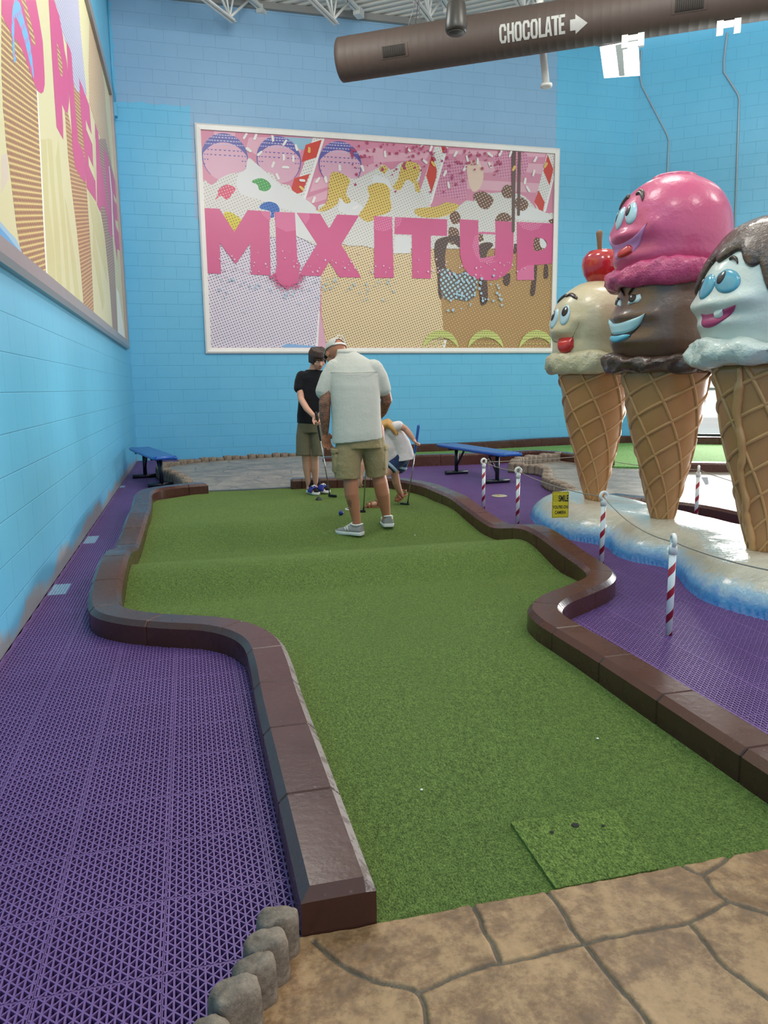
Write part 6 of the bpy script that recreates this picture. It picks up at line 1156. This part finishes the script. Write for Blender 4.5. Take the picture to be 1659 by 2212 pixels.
b = MB(); rows = [[P(x_, .07 + .075 * q * sqrt(max(0, 1 - (x_ / .078) ** 2)) * 1.0, .035 - .02 * q - 3 * x_ * x_) for q in np.linspace(0, 1, 6)] for x_ in np.linspace(-.074, .074, 15)]; b.grid(rows); br_ = b.to('cap_brim', capw, cp_); m_ = br_.modifiers.new('t', 'SOLIDIFY'); m_.thickness = .004
b = MB(); 
for q in (-1, 1): b.tube([P(q * .078, -.02, .010), P(q * .078, .05, .014), P(q * .062, .088, .012)], .004, 7); b.ell(P(q * .036, .097, .004), (.027, .008, .019), 14, 9, M); b.ell(P(q * .066, .083, .006), (.010, .016, .014), 12, 8, M)
b.to('sunglasses', plain('sunglass_black', '0d0e12', .15, coat=.5), man)
gs_ = (plain('suede_grey', '8b8b8a', .8, var=.1), plain('sole_white', 'd2d5d4', .6), plain('trim_white', 'dfe2e2', .6))
shoe(man, (-.005, -.035, -.014), (-.86, .42), .245, .105, gs_); shoe(man, (.205, .135, .004), (-.12, 1), .245, .105, gs_, tilt=.06)
Ht = loc2w(MO, (.042, .53, .86)); Hb = loc2w(MO, (-.015, .67, .065))
club('putter', 'black gripped putter held in front of the man, its head between his legs', Ht, Hb, (-.9, .3, 0), plain('grip_black', '1b1b1c', .6))
# ---------------- the boy
BO = (1.23, 7.839, .106)
boy = person('person', 'person with dark brown hair, black t-shirt and olive shorts, looking down at a putter', BO)
b = MB(); B_ = b
for hip, kn, ca, an in (((-.055, .01, .74), (-.062, -.045, .415), (-.058, .0, .27), (-.046, .04, .075)), ((.05, .01, .74), (.028, -.04, .415), (.026, .0, .27), (.028, .045, .085))): b.cap([hip, tuple((Vector(hip) + Vector(kn)) / 2), kn, tuple(Vector(kn) * .6 + Vector(ca) * .4 + Vector((0, .01, 0))), ca, tuple(Vector(ca) * .4 + Vector(an) * .6), an], [.07, .056, .042, .043, .042, .031, .026], 16)
for a_, d in (((-.046, .04, .05), (.5, -.86)), ((.028, .045, .06), (.75, -.6))): b.cap([(a_[0], a_[1], a_[2] + .04), a_, (a_[0] + d[0] * .13, a_[1] + d[1] * .13, a_[2] - .022)], [.026, .03, .022], 12)
b.loft([ring((-.005, .0, .69), .11, .085), ring((-.01, .0, .80), .115, .085), ring((-.0, .0, .95), .11, .08), ring((.015, .0, 1.1), .115, .08), ring((.025, .0, 1.2), .115, .075), ring((.035, .0, 1.265), .07, .055)])
b.cap([(.035, .0, 1.24), (.05, -.012, 1.30), (.075, -.03, 1.345)], [.055, .047, .046], 14)
b.cap([(.03, 0, 1.215), (-.085, .0, 1.225)], [.055, .043], 12); b.cap([(-.09, .0, 1.22), (-.10, -.04, 1.10), (-.085, -.10, .985), (-.02, -.20, .89), (.055, -.285, .82)], [.040, .039, .034, .032, .023], 14)
b.cap([(.03, 0, 1.215), (.14, .0, 1.225)], [.055, .043], 12); b.cap([(.145, .0, 1.22), (.19, -.05, 1.10), (.20, -.12, .985), (.165, -.22, .90), (.125, -.30, .84)], [.046, .04, .034, .032, .023], 14)
hand(b, (.062, -.293, .812), (.42, -.22, -1), (.55, -.5, .2), (.3, -.7, -.1), .9, (62, 66, 70, 74), 35); hand(b, (.12, -.305, .83), (-.25, -.25, -1), (-.6, -.4, 0), (-.1, -.8, .1), .9, (66, 70, 74, 78), 35)
P, M = head(b, (.092, -.045, 1.385), (.38, -.80, -.42), (.12, -.4, .88), .93)
bd = fuse(b, 'body', skin('skin_fair', 'cf9c86'), boy, .0045, 4); face(P, M, bd, .93, 'b0685e', '5a4034')
b = MB(); b.cap([P(-.018, .094, -.046), P(0, .101, -.043), P(.018, .094, -.046)], .0028, 6); b.to('moustache', plain('hair_wisp', '5a4034', .8), bd)
b = MB(); b.ell(P(0, -.022, .036), (.083 * .93, .098 * .93, .092 * .93), 24, 16, M)
for k in range(15):
    a = radians(-125 + 250 * k / 14); x_, y_ = .080 * sin(a), -.012 + .092 * cos(a); lo = .022 if abs(a) < .9 else (-.028 if abs(a) < 1.9 else -.055); b.cap([P(x_ * .75, y_ * .75, .095), P(x_ * .98, y_ * .98, .055), P(x_ * 1.03, y_ * 1.03, lo)], [.026, .024, .014], 10)
for k in range(7): a = radians(140 + 80 * k / 6); b.cap([P(.07 * sin(a), -.02 + .09 * cos(a), .05), P(.072 * sin(a), -.018 + .092 * cos(a), -.02), P(.066 * sin(a), -.012 + .085 * cos(a), -.065)], [.028, .026, .016], 10)
hm = NT('hair_brown'); x, y, z = hm.xyz(); hm.bump(hm.noise(70, hm.comb(hm.math('MULTIPLY', x, 3), hm.math('MULTIPLY', y, 3), hm.math('MULTIPLY', z, .4)), 3), .5, .006); hm.fin(hm.mix(hm.noise(30), lin('2a1b16'), lin('4a3129')), .42, spec=.5); fuse(b, 'hair', hm.m, boy, .004, 3)
b = MB(); b.cap([P(-.09, -.01, -.005), P(-.094, -.012, -.035)], [.014, .012], 10); b.to('hair_lock', hm.m, boy)
tee = cloth('tee_black', '15161d', .8, None, .5, 9); b = MB()
b.loft([ring((-.008, .0, .735), .136, .105, tilt=(-.05, 0)), ring((-.01, .0, .82), .132, .10), ring((-.0, .0, .95), .125, .095), ring((.012, .0, 1.09), .128, .095), ring((.024, .0, 1.19), .126, .088), ring((.028, .0, 1.245), .108, .074), ring((.036, -.002, 1.28), .07, .058)])
b.cap([(-.078, .0, 1.208), (-.098, -.02, 1.16), (-.108, -.045, 1.095)], [.064, .058, .055], 16); b.cap([(.132, .0, 1.208), (.165, -.02, 1.16), (.19, -.05, 1.10)], [.066, .06, .054], 16); fuse(b, 't_shirt', tee, boy, .0055, 4)
ol = cloth('olive_cotton', '6a6551', .9, None, .5, 9); b = MB(); b.loft([ring((-.005, .0, .64), .125, .10), ring((-.008, .0, .72), .13, .10), ring((-.008, .0, .77), .125, .098)]); b.tube([(-.07, .0, .72), (-.08, -.015, .6), (-.082, -.035, .5), (-.083, -.045, .405)], [.072, .078, .078, .076], 22); b.tube([(.055, .0, .72), (.06, -.015, .6), (.062, -.03, .5), (.062, -.04, .40)], [.07, .072, .07, .068], 22); fuse(b, 'shorts', ol, boy, .0055, 4)
sb = plain('slide_blue', '23308f', .5); bk = plain('sock_black', '15141a', .85); wsole = plain('slide_sole', 'e3e3e2', .5)
for hl, d in (((-.055, .085, .0), (.5, -.86)), ((.005, .085, .012), (.75, -.6))):
    d = Vector((*d, 0)); l = Vector((-d.y, d.x, 0)); h = Vector(hl); Pp = lambda s_, w_, z_: h + d * s_ * .235 + l * w_ * .092 + Vector((0, 0, z_))
    out = [(0, .25), (.1, .44), (.4, .38), (.7, .5), (.9, .4), (1, .1)]; rr = lambda z_, f=1.0: [Pp(s_, w_ * f, z_) for s_, w_ in out] + [Pp(s_, -w_ * f, z_) for s_, w_ in reversed(out)]
    b = MB(); b.loft([rr(0, .94), rr(.006), rr(.022), rr(.026, .95)]); sl = b.to('slide_sandal', wsole, boy)
    b = MB(); b.grid([[Pp(s_, .54 * cos(a), .018 + (.058 - .02 * (s_ - .45)) * sin(a)) for a in np.linspace(0, pi, 13)] for s_ in (.42, .5, .6, .7, .78)]); o = b.to('strap', sb, sl); m_ = o.modifiers.new('t', 'SOLIDIFY'); m_.thickness = .006; m_.offset = 1
    b = MB()
    for a_ in (.38, .62): b.tube([Pp(.52, .54 * cos(pi * a_), .022 + .066 * sin(pi * a_)), Pp(.60, .54 * cos(pi * (a_ * .8 + .1)), .024 + .064 * sin(pi * a_)), Pp(.68, .54 * cos(pi * a_), .02 + .064 * sin(pi * a_))], .0055, 6)
    b.tube([Pp(.60, .54 * cos(pi * .42), .026 + .064), Pp(.60, .54 * cos(pi * .58), .026 + .064)], .0055, 6); b.to('strap_mark', plain('mark_white', 'e8e8ea', .5), o)
    b = MB(); b.cap([Pp(.2, 0, .115), Pp(.2, 0, .07), Pp(.28, 0, .05), Pp(.6, 0, .043), Pp(.88, 0, .036)], [.033, .036, .036, .032, .024], 14); b.to('sock', bk, boy)
club('putter', 'silver shafted putter held upright by the dark haired player in black', loc2w(BO, (.085, -.345, .85)), loc2w(BO, (.198, -.28, .016)), (.55, -.6, 0), plain('grip_black', '1b1b1c', .6), .27)
# ---------------- the girl
GO = (1.769, 6.67, .105)
girl = person('person', 'person bending over behind the man, long blond hair, white t-shirt and denim shorts', GO)
b = MB()
b.cap([(.085, .13, .44), (.075, .13, .37), (.035, .09, .315), (.05, .14, .22), (.075, .20, .14), (.10, .25, .085)], [.066, .058, .04, .038, .03, .023], 16); b.cap([(.10, .25, .075), (.10, .26, .05), (.07, .19, .035)], [.024, .025, .019], 12)
b.cap([(.04, .06, .43), (-.03, .03, .35), (-.105, .0, .265), (-.115, .03, .17), (-.12, .05, .06)], [.064, .056, .038, .037, .022], 16); b.cap([(-.118, .05, .06), (-.12, .05, .035), (-.20, .02, .026)], [.023, .026, .018], 12)
def oring(c, ax, rx, ry, n=28):
    t_ = Vector(ax).normalized(); s_ = Vector((0, 1, 0)); s_ = (s_ - t_ * s_.dot(t_)).normalized(); u_ = t_.cross(s_); return [Vector(c) + s_ * rx * cos(2 * pi * k / n) + u_ * ry * sin(2 * pi * k / n) for k in range(n)]
b.loft([oring((.10, .10, .43), (-.2, 0, 1), .10, .085), oring((.085, .09, .53), (-.35, 0, 1), .095, .08), oring((.05, .07, .63), (-.55, -.05, .8), .10, .078), oring((-.005, .05, .70), (-.8, -.05, .5), .10, .07), oring((-.05, .05, .725), (-1, 0, .2), .055, .05)])
b.cap([(-.03, .05, .715), (-.085, .05, .72), (-.12, .05, .705)], [.045, .038, .038], 12)
b.cap([(.02, .0, .715), (.055, -.035, .75), (.095, -.03, .745), (.135, -.01, .72), (.175, -.015, .672), (.205, -.02, .63)], [.042, .038, .034, .029, .027, .02], 14)
b.cap([(-.02, .11, .70), (-.11, .06, .62), (-.215, -.03, .50), (-.25, -.07, .40), (-.272, -.09, .315)], [.042, .034, .029, .027, .019], 14)
hand(b, (.206, -.02, .627), (.55, 0, -.8), (.75, -.1, .6), (.1, -.8, .3), .72, (80, 84, 88, 92), 40); hand(b, (-.273, -.091, .31), (-.15, -.12, -1), (.6, .6, 0), (-.6, .5, 0), .72, (20, 22, 24, 28), 10)
P, M = head(b, (-.175, .05, .675), (-.75, -.05, -.66), (-.6, 0, .8), .86)
bd = fuse(b, 'body', MAT['skin_fair'], girl, .0045, 4); face(P, M, bd, .86, 'b8736a', '8a6a3c')
hb = NT('hair_blond'); x, y, z = hb.xyz(); hb.bump(hb.noise(60, None, 4), .5, .006); hb.fin(hb.mix(hb.noise(22), lin('a67b3c'), lin('c99e58')), .45, spec=.4)
b = MB(); b.ell(P(0, -.02, .03), (.082 * .86, .10 * .86, .095 * .86), 20, 14, M)
for k in range(9): q = (k - 4) / 4; b.cap([P(.055 * q, -.07, .06), (-.085, .05 + .07 * q, .765 - .02 * abs(q)), (-.02, .04 + .09 * q, .79 - .03 * abs(q)), (.03 + .015 * (k % 3), .035 + .1 * q, .745 - .03 * abs(q)), (.055 + .012 * (k % 2), .03 + .105 * q, .70 - .03 * abs(q))], [.03, .03, .028, .02, .008], 9)
for k in range(6): q = (k - 2.5) / 2.5; b.cap([P(.07 * q, -.02, .03), P(.085 * q, .0, -.06), P(.08 * q, .02, -.15), P(.07 * q, .03, -.22)], [.026, .024, .018, .008], 9)
fuse(b, 'hair', hb.m, girl, .0045, 3)
wt = cloth('tee_white', 'd9d5d8', .85, None, .5, 9); b = MB()
b.loft([oring((.115, .10, .43), (-.12, 0, 1), .125, .108), oring((.105, .10, .50), (-.25, 0, 1), .12, .105), oring((.085, .09, .57), (-.45, 0, 1), .115, .10), oring((.045, .07, .655), (-.7, -.05, .7), .115, .088), oring((-.005, .05, .71), (-.9, -.05, .4), .11, .075), oring((-.045, .05, .728), (-1, 0, .2), .062, .055)])
b.cap([(.03, .0, .72), (.055, -.03, .748), (.075, -.03, .752)], [.052, .048, .044], 14); b.cap([(-.02, .105, .705), (-.075, .085, .66)], [.052, .045], 14); b.cap([(.03, .08, .49), (-.035, .07, .455)], [.095, .085], 16); b.cap([(-.01, .06, .655), (-.035, .06, .56), (-.04, .065, .47)], [.09, .105, .09], 16); fuse(b, 't_shirt', wt, girl, .005, 4)
dn = cloth('denim_blue', '2b3c62', .85, None, .5, 14); b = MB(); b.cap([(.10, .11, .47), (.09, .12, .42), (.078, .13, .375)], [.09, .082, .078], 18); b.cap([(.08, .07, .46), (.035, .06, .42), (.0, .045, .385)], [.088, .078, .073], 18); sh_ = fuse(b, 'denim_shorts', dn, girl, .005, 3)
b = MB()
for c, d in (((.076, .13, .368), (.35, 0, 1)), ((-.006, .042, .378), (.75, .2, .8))): t_ = Vector(d).normalized(); o_ = Vector(c); b.loft([oring(o_ - t_ * .012, t_, .079, .077), oring(o_ - t_ * .008, t_, .083, .081), oring(o_ + t_ * .012, t_, .082, .08), oring(o_ + t_ * .016, t_, .076, .074)])
b.to('turned_cuffs', plain('denim_pale', '8fa6b8', .85), sh_)
tan = plain('sandal_tan', '8a5030', .55)
for hl, d, tl in (((-.085, .06, .0), (-1, -.25), 0), ((.145, .30, .035), (-.6, -.8), .045)):
    d = Vector((*d, 0)).normalized(); l = Vector((-d.y, d.x, 0)); h = Vector(hl); Pp = lambda s_, w_, z_: h + d * s_ * .17 + l * w_ * .068 + Vector((0, 0, z_ + tl * (1 - s_)))
    out = [(0, .25), (.12, .45), (.4, .38), (.7, .5), (.9, .4), (1, .12)]; rr = lambda z_, f=1.0: [Pp(s_, w_ * f, z_) for s_, w_ in out] + [Pp(s_, -w_ * f, z_) for s_, w_ in reversed(out)]
    b = MB(); b.loft([rr(-.004, .95), rr(.0), rr(.010), rr(.013, .95)]); sd = b.to('sandal', tan, girl); b = MB()
    for s0, hh in ((.80, .035), (.62, .048)): b.tube([Pp(s0 + .03 * cos(a), .5 * cos(a), .008 + hh * sin(a)) for a in np.linspace(0, pi, 10)], [(.009, .0025)] * 10, 7)
    b.tube([Pp(.22 + .14 * abs(sin(a)), .46 * cos(a), .045 + .02 * sin(a)) for a in np.linspace(0, 2 * pi, 18)], [(.006, .003)] * 18, 7); b.tube([Pp(.1, 0, .03), Pp(.14, .3, .055), Pp(.3, .42, .02)], .004, 6); b.to('straps', tan, sd)
club('putter', 'putter with a bright blue grip held behind by the bending person', loc2w(GO, (.255, -.022, .745)), loc2w(GO, (.155, .16, .0)), (-.5, .7, 0), plain('grip_blue', '1e62b4', .5), .25)
clean_tags()
